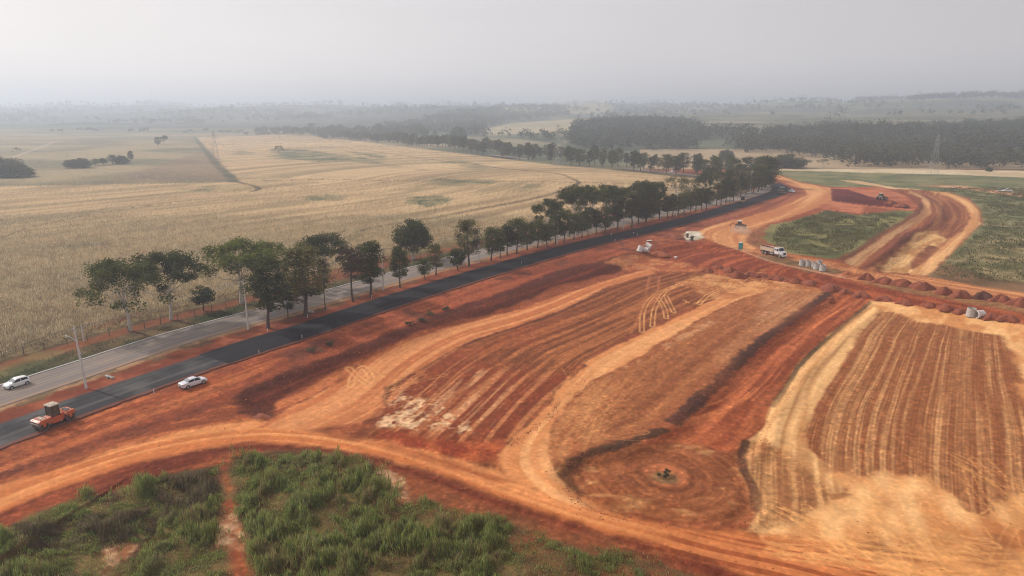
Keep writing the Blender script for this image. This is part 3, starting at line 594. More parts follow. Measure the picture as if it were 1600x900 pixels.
    gf = smooth_line(GP([(905, 285), (893, 293), (855, 305), (800, 317), (755, 325), (680, 340), (600, 352), (400, 385), (200, 420), (0, 450), (-300, 520)]), 4)
    dg, ag, _ = line_dist(xx, yy, gf[::2]); fd = sstep(140, 330, yy)
    cont = .6 * vnoise(dg / 2.2, ag / 60, 151) + .4 * vnoise(dg / 6.5, ag / 110, 152)
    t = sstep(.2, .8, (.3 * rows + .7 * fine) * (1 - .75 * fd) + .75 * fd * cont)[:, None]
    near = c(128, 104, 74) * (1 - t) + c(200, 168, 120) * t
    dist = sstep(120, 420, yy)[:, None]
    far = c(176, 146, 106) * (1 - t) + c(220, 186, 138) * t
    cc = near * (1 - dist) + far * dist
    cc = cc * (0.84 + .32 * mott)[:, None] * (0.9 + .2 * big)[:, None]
    t = (sstep(.52, .70, fbm(dg / 14, ag / 90, 4, 144)) * .45)[:, None]; cc = cc * (1 - t) + c(120, 110, 76) * t
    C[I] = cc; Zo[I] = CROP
    # verge, fence strip, red farm track
    d = so + (n1[I] - .5) * 2.0
    t = (1 - sstep(16.5, 19.5, d + (n2[I] - .5) * 2))[:, None]
    gv = c(90, 76, 54) * (1 - sstep(.4, .65, n1[I]))[:, None] + c(120, 98, 70) * sstep(.4, .65, n1[I])[:, None]
    gg = sstep(.48, .62, fbm(xx / 9, yy / 9, 3, 145))[:, None] * (1 - sstep(9, 12, so))[:, None]; gv = gv * (1 - gg) + c(66, 72, 42) * gg
    C[I] = C[I] * (1 - t) + gv * t; Zo[I[t[:, 0] > .5]] = VERGE
    rt = (sstep(11.0, 12.6, d) * (1 - sstep(15.0, 17.5, d)) * (1 - sstep(330, 360, yy)))[:, None]
    C[I] = C[I] * (1 - rt * .9) + (c(142, 84, 56) * (.8 + .4 * n2[I])[:, None]) * rt * .9; Zo[I[rt[:, 0] > .5]] = TRACK
    for q in ([(120, 522), (150, 505), (215, 485), (245, 480), (200, 500)], [(505, 440), (520, 420), (600, 400), (650, 398), (600, 420), (540, 436)], [(640, 402), (700, 380), (740, 372), (720, 385), (680, 400)], [(440, 445), (500, 430), (520, 440), (450, 458)]):
        paint(q, (132, 78, 54), (158, 98, 68), 2, 1.5, None, .4, 0, op=.75, seed=146, zone=VERGE)
    for q in ([(620, 392), (700, 374), (770, 366), (750, 378), (680, 392), (640, 402)], [(0, 575), (60, 552), (110, 545), (60, 572), (0, 590)], [(500, 385), (560, 362), (570, 366), (520, 388)]):
        paint(q, (92, 94, 58), (132, 120, 78), 2, 1.5, None, .4, 0, op=.6, seed=147)
    # green weeds in the crop
    for q, o_ in (([(430, 232), (470, 232), (540, 242), (600, 252), (612, 258), (560, 254), (500, 252), (440, 250), (425, 246)], .9), ([(545, 236), (580, 240), (600, 247), (560, 242)], .7), ([(610, 256), (640, 262), (660, 266), (620, 262)], .5),
                  ([(640, 308), (690, 305), (705, 314), (670, 324), (640, 318)], .8), ([(680, 278), (740, 280), (790, 283), (780, 287), (720, 290), (680, 286)], .75), ([(470, 308), (510, 303), (545, 306), (530, 313), (480, 314)], .6),
                  ([(700, 248), (740, 252), (775, 262), (760, 268), (720, 262), (690, 254)], .5), ([(285, 296), (325, 292), (345, 295), (320, 299), (290, 300)], .7), ([(800, 292), (830, 289), (840, 293), (815, 297)], .5),
                  ([(0, 348), (80, 338), (170, 325), (150, 332), (60, 346), (0, 356)], .35), ([(100, 384), (160, 376), (170, 381), (120, 390)], .4), ([(360, 237), (385, 236), (392, 242), (370, 243)], .5)):
        sc_ = 60 * (sum(b for a, b in q) / len(q) < 300) * .25 + 6
        m, a = region(q, sc_ * .8, sc_ * .7, sc_ * .8); t = sstep(.35, .62, fbm(x[m] / (sc_ * .7), y[m] / (sc_ * .5), 4, 148))
        cc = c(86, 96, 64) * (1 - t)[:, None] + c(124, 120, 84) * t[:, None]; lay(m, np.clip(a * (o_ + .15), 0, 1) * (1 - .35 * t), cc * (.7 + .6 * n2[m])[:, None])
    # tractor lines
    for q, w in (([(738, 256), (775, 262), (830, 267), (875, 272), (900, 282), (905, 285)], 1.2), ([(905, 285), (893, 293), (855, 305), (800, 317), (755, 325), (680, 340), (600, 352), (560, 362)], 1.2), ([(905, 285), (860, 284), (760, 283), (600, 282), (500, 280), (400, 283), (370, 284), (300, 285)], .9),
                 ([(905, 284), (980, 287), (1040, 290)], .9), ([(370, 284), (395, 290), (405, 295), (395, 299)], 1.3), ([(500, 229), (560, 233), (600, 239), (680, 250), (738, 256)], 1.0), ([(430, 380), (500, 372), (540, 360)], .8), ([(620, 370), (680, 352), (740, 342)], .6), ([(0, 372), (60, 352), (160, 332), (280, 315)], .5)):
        stroke(q, (98, 80, 56), w * 1.35, .9)
    # pasture in the hazy left distance
    paint([(-400, 292), (0, 290.5), (100, 289), (240, 286.5), (368, 284.5), (362, 276), (345, 262), (330, 245), (312, 222), (305, 214), (440, 211), (560, 215), (600, 212), (560, 196), (300, 190), (0, 188), (-400, 186)],
          (118, 110, 80), (166, 146, 108), 4, 3, None, .02, 0, .3, .7, seed=149, zone=GRASS, c3=(140, 126, 90))
    paint([(160, 284), (330, 232), (360, 276), (366, 283)], (120, 98, 78), (150, 120, 96), 10, 5, None, .3, 0, seed=150, op=.6)
    stroke([(366, 284), (360, 276), (344, 262), (330, 246), (312, 224), (304, 214)], (82, 82, 58), 3.5, .9)
    stroke([(-10, 291), (100, 289), (240, 286.5), (370, 284)], (90, 88, 62), 1.5, .7)
    stroke([(20, 246), (60, 231), (90, 221), (120, 217)], (196, 176, 146), 3, .6)
    # ---- far land
    fm = np.nonzero((y > 560) & ((Zo != CROP) & (Zo != GRASS) | (y > 1500)))[0]
    nn = fbm(x[fm] / 260, y[fm] / 260, 3, 160); cc = c(150, 136, 104) * (1 - sstep(.35, .65, nn))[:, None] + c(92, 98, 72) * sstep(.35, .65, nn)[:, None]
    C[fm] = cc; Zo[fm] = 5
    t = (sstep(.44, .56, fbm(x[fm] / 330, y[fm] / 260, 4, 162)) * np.interp(uu[fm], [0, 850, 1000, 1700], [.95, .9, .6, .5]) * sstep(1500, 2000, y[fm]))[:, None]
    t = np.maximum(t, ((uu[fm] < 860) & (y[fm] > 2300))[:, None] * .75); C[fm] = C[fm] * (1 - t) + c(48, 60, 48) * t
    for q in WOODS:
        q4 = [(a_, b_ * 4) for a_, b_ in q]; j = np.nonzero((y > 540) & near_mask(uu, vv * 4, q4, 10))[0]
        sdw = poly_sd(uu[j], vv[j] * 4, q4); t = sstep(-4, 6, sdw)[:, None] * .92; C[j] = C[j] * (1 - t) + c(76, 84, 62) * t; Zo[j[sdw > 0]] = 5
    fp = np.nonzero((y > 560) & (uu > 1000) & (vv > 233))[0]; C[fp] = c(176, 152, 118) * (.85 + .3 * n0[fp])[:, None]
    paint([(740, 205), (800, 192), (900, 186), (960, 190), (940, 200), (850, 207), (760, 212)], (176, 160, 120), (196, 176, 134), 20, 10, None, .01, 0, seed=161, op=.8)
    # ---- rough grass at the bottom of the picture
    for q in WEEDS: paint(q, (84, 66, 42), (122, 104, 64), 1.5, 1.2, None, .6, 0, seed=170, zone=GRASS, op=.92)
    paint([(600, 740), (660, 745), (800, 800), (950, 845), (1100, 890), (1200, 940), (1000, 960), (900, 900), (760, 830), (640, 790)], (104, 70, 46), (146, 84, 54), 2, 1.5, None, .5, 0, seed=171, op=.6)
    for q in ([(200, 815), (218, 835), (205, 870), (165, 905), (138, 905), (165, 860)], [(590, 735), (630, 745), (640, 780), (625, 790), (600, 760)], [(335, 800), (366, 805), (388, 860), (350, 850)]):
        paint(q, (164, 106, 74), (212, 168, 132), 1, 1, None, 1.2, 0, seed=172, op=.85, zone=EARTH)
    # ---- tyre marks
    rg = np.random.RandomState(5)
    LT = (222, 158, 104)
    for q in ([(1003, 518), (1004, 490), (1015, 468), (1035, 455), (1072, 440)], [(1019, 510), (1022, 485), (1030, 468), (1045, 452), (1085, 440)], [(1041, 497), (1038, 482), (1028, 465)], [(1053, 488), (1045, 472), (1040, 462)]):
        stroke(q, LT, .16, .9, pair=.45, wob=.2)
    for q in ([(985, 520), (1005, 480), (1012, 445), (1016, 432)], [(1030, 432), (1027, 460), (1020, 480)]): stroke(q, (178, 110, 72), .4, .6)
    for q in ([(548, 603), (552, 588), (566, 574), (580, 590), (572, 602)], [(562, 570), (585, 578), (600, 590)], [(575, 600), (560, 590), (545, 575)], [(1067, 468), (1080, 474), (1100, 470), (1120, 465)], [(1092, 475), (1105, 462), (1125, 452), (1145, 445)],
              [(1140, 446), (1150, 438), (1180, 452), (1200, 450)], [(1090, 435), (1115, 442), (1140, 448)]):
        stroke(q, LT, .22, .8, pair=.5 if rg.rand() < .5 else 0)
    def tangle(u0, v0, u1, v1, n, L, dirang, spread, col, w=.13):
        for _ in range(n):
            px_, py_ = [float(q) for q in G(rg.uniform(u0, u1), rg.uniform(v0, v1))]; a_ = dirang + rg.normal() * spread; pts = []; cur = rg.normal() * .045
            for k in range(7): pts.append((px_, py_)); px_ += math.cos(a_) * L / 6; py_ += math.sin(a_) * L / 6; a_ += cur
            stroke(pts, col, w, rg.uniform(.2, .5), px=False, wob=.9, pair=rg.choice([0, .5]))
    tangle(872, 605, 950, 695, 44, 9, .9, .4, (206, 142, 92), .10)
    tangle(1090, 430, 1200, 452, 16, 14, .7, .7, (222, 164, 110))
    tangle(1330, 840, 1560, 900, 44, 11, 2.2, .7, (226, 164, 104))
    tangle(1560, 760, 1640, 880, 14, 12, 1.7, .5, (216, 150, 92))
    tangle(560, 590, 620, 640, 16, 10, .8, .5, (216, 148, 98))
    tangle(1190, 840, 1330, 880, 20, 18, -.25, .12, (228, 160, 100), .2)
    # ---- clods and gravel: small light and dark specks of the soil itself
    I = np.nonzero(np.isin(Zo, (EARTH, TRACK)) & (y < 330))[0]
    g1 = fbm(x[I] / .45, y[I] / .45, 2, 190); g2_ = fbm(x[I] / 1.3, y[I] / 1.3, 3, 191); f_ = np.where(Zo[I] == TRACK, .5, 1.0)
    C[I] *= (1 + f_ * ((g1 - .5) * .62 + (g2_ - .5) * .4))[:, None]
    t = sstep(.70, .80, g1) * f_ * .5; C[I] = C[I] * (1 - t[:, None]) + C[I] * 1.45 * t[:, None]
    # ---- mesh, one object for each kind of ground
    I = np.isin(Zo, (EARTH, TRACK, VERGE)); C[I] *= np.array([1.04, 1.04, .95]); I = np.nonzero((Zo == TRACK) & (s_old < 0))[0]; C[I] *= 1.08
    C = np.clip(C, 0.005, .9)
    # small clods on worked earth
    em = np.isin(Zo, (EARTH,)) & (Yg < 260); Zg = Zg + np.where(em, (fbm(Xg / .6, Yg / .6, 2, 180) - .5) * .14, 0)
    ii = (np.arange(nr - 1)[:, None] * nc + np.arange(nc - 1)[None, :]).ravel()
    Fq = np.stack([ii, ii + 1, ii + nc + 1, ii + nc], 1).astype(np.int32)
    fz = Zo[Fq[:, 0]]
    V = np.stack([Xg, Yg, Zg], 1)
    spec = [("bare_earth", M_EARTH), ("dirt_track", M_EARTH), ("crop_field", M_CROP), ("grassland", M_GRASS), ("road_verge", M_GRASS), ("hills", M_FARLAND)]
    for z_, (nm_, mt) in enumerate(spec):
        fs = Fq[fz == z_]
        if len(fs) == 0: continue
        used, inv = np.unique(fs.ravel(), return_inverse=True)
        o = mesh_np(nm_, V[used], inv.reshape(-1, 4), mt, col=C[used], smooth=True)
        tag(o, kind='structure')
WOODS = [[(1127, 237), (1158, 222), (1206, 211), (1294, 203), (1381, 205), (1469, 201), (1600, 195), (1720, 192), (1720, 268), (1600, 266), (1450, 263), (1316, 260), (1294, 250), (1200, 240)],
         [(880, 228), (900, 199), (966, 190), (1075, 194), (1112, 209), (1180, 210), (1180, 217), (1097, 220), (1060, 228), (1097, 234), (960, 236)],
         [(560, 212), (620, 200), (700, 178), (780, 170), (880, 170), (890, 180), (800, 190), (745, 204), (760, 213), (880, 214), (880, 226), (800, 216), (700, 212), (620, 214)]]
WEEDS = [[(-200, 880), (0, 832), (60, 800), (130, 778), (200, 760), (265, 742), (335, 730), (352, 765), (350, 800), (336, 830), (362, 900), (400, 1000), (-300, 1000)],
         [(360, 714), (420, 704), (520, 705), (575, 720), (600, 745), (640, 775), (720, 795), (780, 810), (860, 840), (960, 865), (1060, 885), (1180, 930), (1200, 1000), (430, 1000), (402, 900), (374, 800), (362, 760)]]
build_ground()

# ------------------------------------------------------------------ roads
def ribbon(line, w0, w1, z, name, mat, nx=10, skirt=0.3, smooth_n=1, offs=0.0):
    line = np.array(line); t = np.gradient(line, axis=0); t /= np.linalg.norm(t, axis=1)[:, None]; nrm = np.stack([-t[:, 1], t[:, 0]], 1)
    L = np.concatenate([[0], np.cumsum(np.linalg.norm(np.diff(line, axis=0), axis=1))])
    V = []; U = []; prof = [(-1.0, -skirt)] + [(-1 + 2 * k / nx, 0.0) for k in range(nx + 1)] + [(1.0, -skirt)]
    for i in range(len(line)):
        w = np.interp(i / (len(line) - 1), [0, .35, 1], [w0, w1, w1]) / 2 + (.5 * (vnoise(np.array([L[i] / 3.0]), np.array([1.5]), 3)[0] - .5) + .3 * (vnoise(np.array([L[i] / .9]), np.array([4.5]), 3)[0] - .5)) * (skirt > .2)
        for k, (s, dz) in enumerate(prof):
            ss = s * (1.04 if k in (0, len(prof) - 1) else 1)
            p = line[i] + nrm[i] * (ss * w + offs); V.append((p[0], p[1], z + dz + (0.05 * (1 - s * s) if dz == 0 else 0))); U.append((s * w, L[i]))
    m = len(prof); Fs = [(i * m + k, i * m + k + 1, (i + 1) * m + k + 1, (i + 1) * m + k) for i in range(len(line) - 1) for k in range(m - 1)]
    return tag(mesh_np(name, V, [f[::-1] for f in Fs], mat, uv=U, smooth=False), kind='structure')
def road_mat(name, base, lane, seam, rough, scuff, scuff_amt, wheel=0.15, line=None):
    m, n, l, p = new_mat(name); uv = n.new("ShaderNodeUVMap"); uv.uv_map = "UVMap"
    sx = n.new("ShaderNodeSeparateXYZ"); l.new(uv.outputs[0], sx.inputs[0])
    mp = n.new("ShaderNodeMapping"); mp.inputs["Scale"].default_value = (1.1, 0.035, 1); l.new(uv.outputs[0], mp.inputs[0])
    n1 = n.new("ShaderNodeTexNoise"); n1.inputs["Scale"].default_value = 1.0; n1.inputs["Detail"].default_value = 5; l.new(mp.outputs[0], n1.inputs["Vector"])
    n2 = n.new("ShaderNodeTexNoise"); n2.inputs["Scale"].default_value = 0.12; n2.inputs["Detail"].default_value = 5; l.new(uv.outputs[0], n2.inputs["Vector"])
    n3 = n.new("ShaderNodeTexNoise"); n3.inputs["Scale"].default_value = 5; l.new(uv.outputs[0], n3.inputs["Vector"])
    m1 = n.new("ShaderNodeMix"); m1.data_type = 'RGBA'; m1.inputs[6].default_value = (*base, 1); m1.inputs[7].default_value = (*lane, 1)
    r1 = n.new("ShaderNodeMapRange"); r1.inputs[1].default_value = .35; r1.inputs[2].default_value = .68; l.new(n1.outputs[0], r1.inputs[0]); l.new(r1.outputs[0], m1.inputs[0])
    m2 = n.new("ShaderNodeMix"); m2.data_type = 'RGBA'; m2.inputs[7].default_value = (*scuff, 1); l.new(m1.outputs[2], m2.inputs[6])
    r2 = n.new("ShaderNodeMapRange"); r2.inputs[1].default_value = .48; r2.inputs[2].default_value = .68; r2.inputs[4].default_value = scuff_amt; l.new(n2.outputs[0], r2.inputs[0]); l.new(r2.outputs[0], m2.inputs[0])
    last = m2.outputs[2]
    if line is not None:
        for pos, wd, colr, op in line:
            sb = n.new("ShaderNodeMath"); sb.operation = 'SUBTRACT'; sb.inputs[1].default_value = pos; l.new(sx.outputs[0], sb.inputs[0])
            ab = n.new("ShaderNodeMath"); ab.operation = 'ABSOLUTE'; l.new(sb.outputs[0], ab.inputs[0])
            rr = n.new("ShaderNodeMapRange"); rr.inputs[1].default_value = wd; rr.inputs[2].default_value = wd * .6; rr.inputs[4].default_value = op; l.new(ab.outputs[0], rr.inputs[0])
            mu = n.new("ShaderNodeMath"); mu.operation = 'MULTIPLY'; l.new(rr.outputs[0], mu.inputs[0]); l.new(n3.outputs[0], mu.inputs[1])
            m3 = n.new("ShaderNodeMix"); m3.data_type = 'RGBA'; m3.inputs[7].default_value = (*colr, 1); l.new(last, m3.inputs[6]); l.new(mu.outputs[0], m3.inputs[0]); last = m3.outputs[2]
    l.new(last, p.inputs["Base Color"]); p.inputs["Roughness"].default_value = rough; p.inputs["Specular IOR Level"].default_value = .15
    b = n.new("ShaderNodeBump"); b.inputs["Strength"].default_value = .4; b.inputs["Distance"].default_value = .02; l.new(n3.outputs[0], b.inputs["Height"]); l.new(b.outputs[0], p.inputs["Normal"])
    return m
M_OLD = road_mat("old_road", tuple(c(128, 118, 112)), tuple(c(150, 138, 128)), None, .9, tuple(c(164, 140, 120)), .35,
                 line=[(0.1, .16, tuple(c(200, 176, 130)), .9), (-4.1, .5, tuple(c(176, 140, 110)), 1.2), (-2.2, .35, tuple(c(112, 106, 102)), .6), (2.2, .35, tuple(c(112, 106, 102)), .6)])
M_NEW = road_mat("fresh_asphalt", tuple(c(30, 30, 34)), tuple(c(40, 40, 45)), None, .95, tuple(c(92, 90, 90)), .0,
                 line=[(0.2, .14, tuple(c(70, 70, 74)), .9), (-2.4, .12, tuple(c(56, 56, 60)), .6), (-5.1, .9, tuple(c(132, 72, 50)), 1.3), (5.2, .8, tuple(c(120, 66, 48)), 1.2), (1.3, .5, tuple(c(52, 50, 50)), .7), (-1.4, .4, tuple(c(24, 24, 28)), .8), (2.6, .12, tuple(c(56, 56, 60)), .6)])
M_NEWDUST = road_mat("dusty_asphalt", tuple(c(48, 48, 50)), tuple(c(66, 66, 68)), None, .9, tuple(c(104, 102, 100)), .8, line=[(-4.2, .8, tuple(c(132, 72, 50)), 1.3), (4.3, .6, tuple(c(120, 66, 48)), 1.2), (-1.0, .7, tuple(c(108, 104, 100)), .8), (1.8, .5, tuple(c(38, 38, 42)), .8)])
OLD = ribbon(OLD_C, 9.4, 9.2, 0.03, "old_road", M_OLD, skirt=.15)
i0 = int(np.argmin(np.abs(NEW_C[:, 1] - 121)))
ribbon(NEW_C[:i0 + 1], 8.6, 8.8, 0.14, "dusty_asphalt", M_NEWDUST, skirt=.35)
ribbon(NEW_C[i0:], 9.6, 10.6, 0.144, "fresh_asphalt", M_NEW, skirt=.35)
# kerb of the old road, on the field side
def kerb(line, off, w, h, name, label, mat):
    line = np.array(line); t = np.gradient(line, axis=0); t /= np.linalg.norm(t, axis=1)[:, None]; nrm = np.stack([-t[:, 1], t[:, 0]], 1)
    V = []; pr_ = [(0, -.1), (0, h), (w, h), (w, -.1)]
    for i in range(len(line)):
        for s, z in pr_: p = line[i] + nrm[i] * (off + s); V.append((p[0], p[1], z))
    Fs = [(i * 4 + k, i * 4 + k + 1, i * 4 + k + 5, i * 4 + k + 4) for i in range(len(line) - 1) for k in range(3)]
    return tag(mesh_np(name, V, Fs, mat), label, "kerb")
kerb(OLD_C[:int(len(OLD_C) * .62)], 4.75, .42, .16, "kerb", "long pale concrete kerb between the old grey road and the grassy verge by the field", M_CONC)

# ------------------------------------------------------------------ trees
def leaf_cloud(cen, rad, n, size, rs, flat=0.6, col=(0.05, 0.07, 0.03), colv=0.3, bright=None, squash=None):
    """n leaf-sized quads spread through clumps: cen (k,3), rad (k,)"""
    k = len(cen); idx = rs.randint(0, k, n)
    d = rs.normal(size=(n, 3)); d /= np.linalg.norm(d, axis=1)[:, None]
    r = rs.rand(n) ** 0.45
    sq = np.array([1, 1, flat]) if squash is None else np.array(squash)
    p = cen[idx] + d * (r * rad[idx])[:, None] * sq
    a = rs.normal(size=(n, 3)); a[:, 2] *= .5; a /= np.linalg.norm(a, axis=1)[:, None]
    b = np.cross(a, rs.normal(size=(n, 3))); b /= np.linalg.norm(b, axis=1)[:, None]
    s = (size * (0.55 + .9 * rs.rand(n)))[:, None]
    V = np.stack([p - a * s * .5, p + b * s * .32, p + a * s * .5, p - b * s * .32], 1).reshape(-1, 3)
    Fc = np.arange(4 * n).reshape(-1, 4)
    cb = (1 + (rs.rand(k) - .5) * 2 * colv)[idx] * (1 + (rs.rand(n) - .5) * .5)
    hue = (rs.rand(k) * 0.5)[idx]
    cc = np.array(col)[None, :] * cb[:, None]; cc = cc * np.stack([1 + hue * .5, 1 + hue * .15, 1 - hue * .2], 1)
    return V, Fc, np.repeat(cc, 4, 0)
def tree_mesh(seed, h, r, base, style, n_leaf, size, col, trunk_r, lean=0.3, clumps=40):
    """returns (trunk MB, leaf arrays)"""
    rs = np.random.RandomState(seed); mb = MB()
    top = h * (0.90 if style == 'row' else 0.62 if style in ('flat', 'sparse') else 0.6)
    path = []; x_ = y_ = 0.0
    for k in range(7):
        f = k / 6; path.append((x_, y_, top * f)); x_ += rs.normal() * lean * .35; y_ += rs.normal() * lean * .35
    rr = [trunk_r * (1.25 if k == 0 else 1 - .72 * k / 6) for k in range(7)]
    mb.tube([(p[0], p[1], p[2] - (.3 if i == 0 else 0)) for i, p in enumerate(path)], rr, 7)
    path = np.array(path); cen = []; rad = []
    def at(z): return np.array([np.interp(z, path[:, 2], path[:, 0]), np.interp(z, path[:, 2], path[:, 1]), z])
    nl = clumps
    ph = rs.rand() * 6
    for i in range(nl):
        f = (i + rs.rand()) / nl; th = ph + i * 2.4 + rs.normal() * .4
        if style == 'row':
            z0 = base + (top - base) * f; w = r * (0.55 + .75 * math.sin(math.pi * min(1, (f * .9 + .08))) * rs.uniform(.5, 1.1)); dz = rs.uniform(.2, 1.6)
            e = at(z0) + np.array([math.cos(th) * w * .75, math.sin(th) * w * .75, dz]); cr = rs.uniform(.8, 1.45) * r * .42
        elif style in ('flat', 'sparse'):
            z0 = h * rs.uniform(.32, .60); w = r * math.sqrt(rs.rand()) * rs.uniform(.85, 1.05); zz = h * (0.90 - .20 * (w / r) ** 2) + rs.normal() * .5 - (h * .30 * rs.rand() if rs.rand() < .45 else 0)
            e = at(z0) * 1.0; e = np.array([e[0] + math.cos(th) * w, e[1] + math.sin(th) * w, zz]); cr = r * rs.uniform(.16, .32)
        else:
            z0 = h * rs.uniform(.25, .55); q = rs.normal(size=3); q /= np.linalg.norm(q); q *= rs.rand() ** .33
            e = np.array([q[0] * r * .8, q[1] * r * .8, h * .56 + q[2] * h * .33]); cr = r * rs.uniform(.22, .34)
        s = at(min(z0, top)); mid = (s + e) / 2 + np.array([0, 0, -.12 * h * .3 if style != 'row' else -.2]) + rs.normal(size=3) * .2
        if i % (2 if style == 'row' else 3) == 0:
            br = trunk_r * (.22 if style == 'row' else .33); mb.tube([s, mid, e], [br, br * .6, br * .2], 4, cap=False)
        cen.append(e); rad.append(cr)
        if style == 'row' and rs.rand() < .5: cen.append((s + e) / 2 + rs.normal(size=3) * .25); rad.append(cr * .8)
        if style == 'sparse':
            for _ in range(2): mb.tube([mid, mid + rs.normal(size=3) * np.array([1.4, 1.4, .8]) + np.array([0, 0, 1.2])], [br * .4, .02], 3, cap=False)
    if style == 'row':
        cen.append(at(top) + np.array([0, 0, h * .04])); rad.append(r * .4)
    cen = np.array(cen); rad = np.array(rad)
    leaf = leaf_cloud(cen, rad, n_leaf, size, rs, flat=.8 if style == 'row' else .75 if style in ('flat', 'sparse') else .8, col=col)
    return mb, leaf
DARK = (0.062, 0.075, 0.025); MIDG = (0.086, 0.105, 0.030); LITE = (0.135, 0.165, 0.035); OLIVE = (0.115, 0.118, 0.042); BROWNISH = (0.085, 0.065, 0.048)
_spec = [  # seed h r base style leaves size colour trunk bark
    (1, 15, 2.7, 4.2, 'row', 7000, .36, DARK, .26, 0), (2, 13, 2.4, 3.0, 'row', 6200, .36, MIDG, .22, 0), (3, 14.5, 3.0, 3.4, 'row', 6000, .36, OLIVE, .26, 0),
    (4, 11, 2.3, 2.6, 'row', 4200, .36, DARK, .20, 0), (5, 10, 2.6, 2.2, 'row', 4200, .36, MIDG, .20, 0), (6, 15, 2.0, 6.5, 'row', 2200, .34, BROWNISH, .2, 0),
    (7, 15, 7.2, 0, 'flat', 9500, .36, MIDG, .40, 1), (8, 14.5, 6.6, 0, 'flat', 10500, .36, DARK, .36, 1), (9, 13, 6.6, 0, 'sparse', 2600, .36, OLIVE, .32, 1),
    (10, 13, 6.6, 0, 'round', 13000, .42, DARK, .42, 1), (11, 15.5, 6.2, 0, 'flat', 8500, .38, LITE, .4, 1), (12, 6.5, 2.3, 1.3, 'round', 2600, .32, DARK, .13, 0),
    (13, 17, 5.2, 2.0, 'row', 15000, .45, DARK, .4, 0), (14, 6.0, 1.9, 0, 'sparse', 1200, .3, DARK, .10, 0)]
TREE = []
for sp in _spec:
    sd_, h_, r_, b_, sty, nl_, sz_, cl_, tr_, bk = sp
    mb, lf = tree_mesh(sd_ * 11, h_, r_, b_, sty, nl_, sz_, cl_, tr_, clumps={'row': 34, 'flat': 46, 'sparse': 34, 'round': 60}[sty] if sd_ != 13 else 110)
    t_o = mb.build("trunk", M_PALEBARK if bk else M_BARK, smooth=True); c_o = mesh_np("crown", lf[0], lf[1], M_LEAF, col=lf[2])
    TREE.append((t_o, c_o, h_)); COL.objects.unlink(t_o); COL.objects.unlink(c_o)
def plant_tree(kind, loc, h, label, group=None, name=None, wide=1.0, rz=None, rs=random.Random(3)):
    t_o, c_o, h0 = TREE[kind]
    root = empty(name or "roadside_tree", loc, rs.random() * 6.28 if rz is None else rz); s = h / h0
    root.scale = (s * wide, s * wide, s)
    for o in (t_o, c_o): q = o.copy(); COL.objects.link(q); q.parent = root
    tag(root, label, "tree", group)
    return root
GR = "slender trees lined up in the strip between the two roads"
def treeh(u, v, vt):
    p = P(u, v); d = p.y * CT + (H - p.z) * ST
    return p, (v - vt) * d / F / CT * 1.0 + 0.3
med = [  # kind, base u, v, top v, wide, label
    (0, 419, 513, 405, 1.15, "tall dark full-crowned tree at the near end of the median row"),
    (3, 450, 496, 446, .9, "short bushy dark tree low in the median between the first two tall trunks"),
    (2, 477, 493, 387, 1.35, "tall wide-crowned median tree with a low side branch over the grey road"),
    (5, 509, 484, 405, .7, "thin straight dark trunk with hardly any leaves in front of the pale trunk umbrella tree"),
    (5, 552, 471, 387, 1.3, "half bare brownish-pink tree with thin foliage in the median"),
    (0, 579, 464, 379, 1.1, "tall tree with a rounded top and a separate lower leafy mass on its right side"),
    (1, 625, 449, 389, .95, "medium median tree with a small green top and thin brown lower branches"),
    (4, 664, 437, 406, .9, "short low-crowned tree leaning left below the large round field tree"),
    (2, 681, 431, 383, 1.0, "medium dark tree right beneath the large round field tree"),
    (11, 716, 423, 384, 1.0, "small compact very dark tree standing alone before the row closes up"),
    (2, 733, 416, 346, 1.0, "tall two-tiered tree next to the small compact dark one"),
]
for i, (k, u, v, vt, w, lb) in enumerate(med):
    p, h_ = treeh(u, v, vt); plant_tree(k, p, h_, lb, GR, wide=w * 1.18)
med2 = [(767, 407, 358), (782, 404, 362), (793, 399, 354), (807, 396.5, 344), (824, 391, 350), (840, 387, 346), (855, 385, 352), (868, 382, 334), (882, 380, 331), (896.6, 375, 336), (909, 372, 333), (919, 369, 328), (932, 366.5, 330), (945, 365, 326), (964, 360.5, 308), (987, 356, 303), (997, 350, 312),
        (1009, 347.5, 288), (1030, 344, 303), (1043, 341, 308), (1051, 339, 306), (1059, 337, 306), (1069, 335, 303), (1078, 333, 300), (1087, 331, 298), (1096, 328, 296), (1103, 328, 296), (1119, 322, 288), (1126, 321, 285), (1134, 318, 280), (1140, 316.6, 282), (1146, 315, 278), (1157, 308, 272), (1165, 306, 272), (1172, 303, 270), (1177, 302, 264), (1184, 300, 260), (1189, 298, 256)]
rr_ = random.Random(12)
special = {0: "thin-topped tree at the left end of the dense stretch of the median row", 2: "narrow pointed dark tree, third in the dense stretch of the median row", 3: "broad dark tree leaning left in the dense stretch of the median row",
           5: "bright-topped tree with a thick forked base in the dense stretch of the median row", 6: "short tree with a crooked forked trunk beside the bright-topped one", 14: "tall bare-stemmed tree with its crown high above its neighbours, near the workers on the asphalt",
           15: "slim high-crowned tree just right of the tall bare-stemmed one", 17: "largest median tree, heavy dark crown and thick trunk, left of the sunny gap"}
for i, (u, v, vt) in enumerate(med2):
    p, h_ = treeh(u, v, vt); k = 12 if i == 17 else rr_.choice([0, 1, 3, 4, 3, 1, 2, 4])
    if i in (5, 6): k = 4
    if i in (14, 15): k = 0
    plant_tree(k, p, h_, special.get(i, ["slender dark tree in the left part of the dense median row, before the people", "slender dark tree in the middle of the dense median row, beyond the people", "slender dark tree in the far right part of the median row by the yellow roller"][0 if i < 15 else 1 if i < 27 else 2]), GR if i in special else "look-alike trees of the dense median row", wide=rr_.uniform(1.0, 1.4) if i != 17 else .9)
p, h_ = treeh(1196, 293, 247); plant_tree(12, p, h_, "massive dark tree closing the median row where the asphalt bends away", wide=1.15)
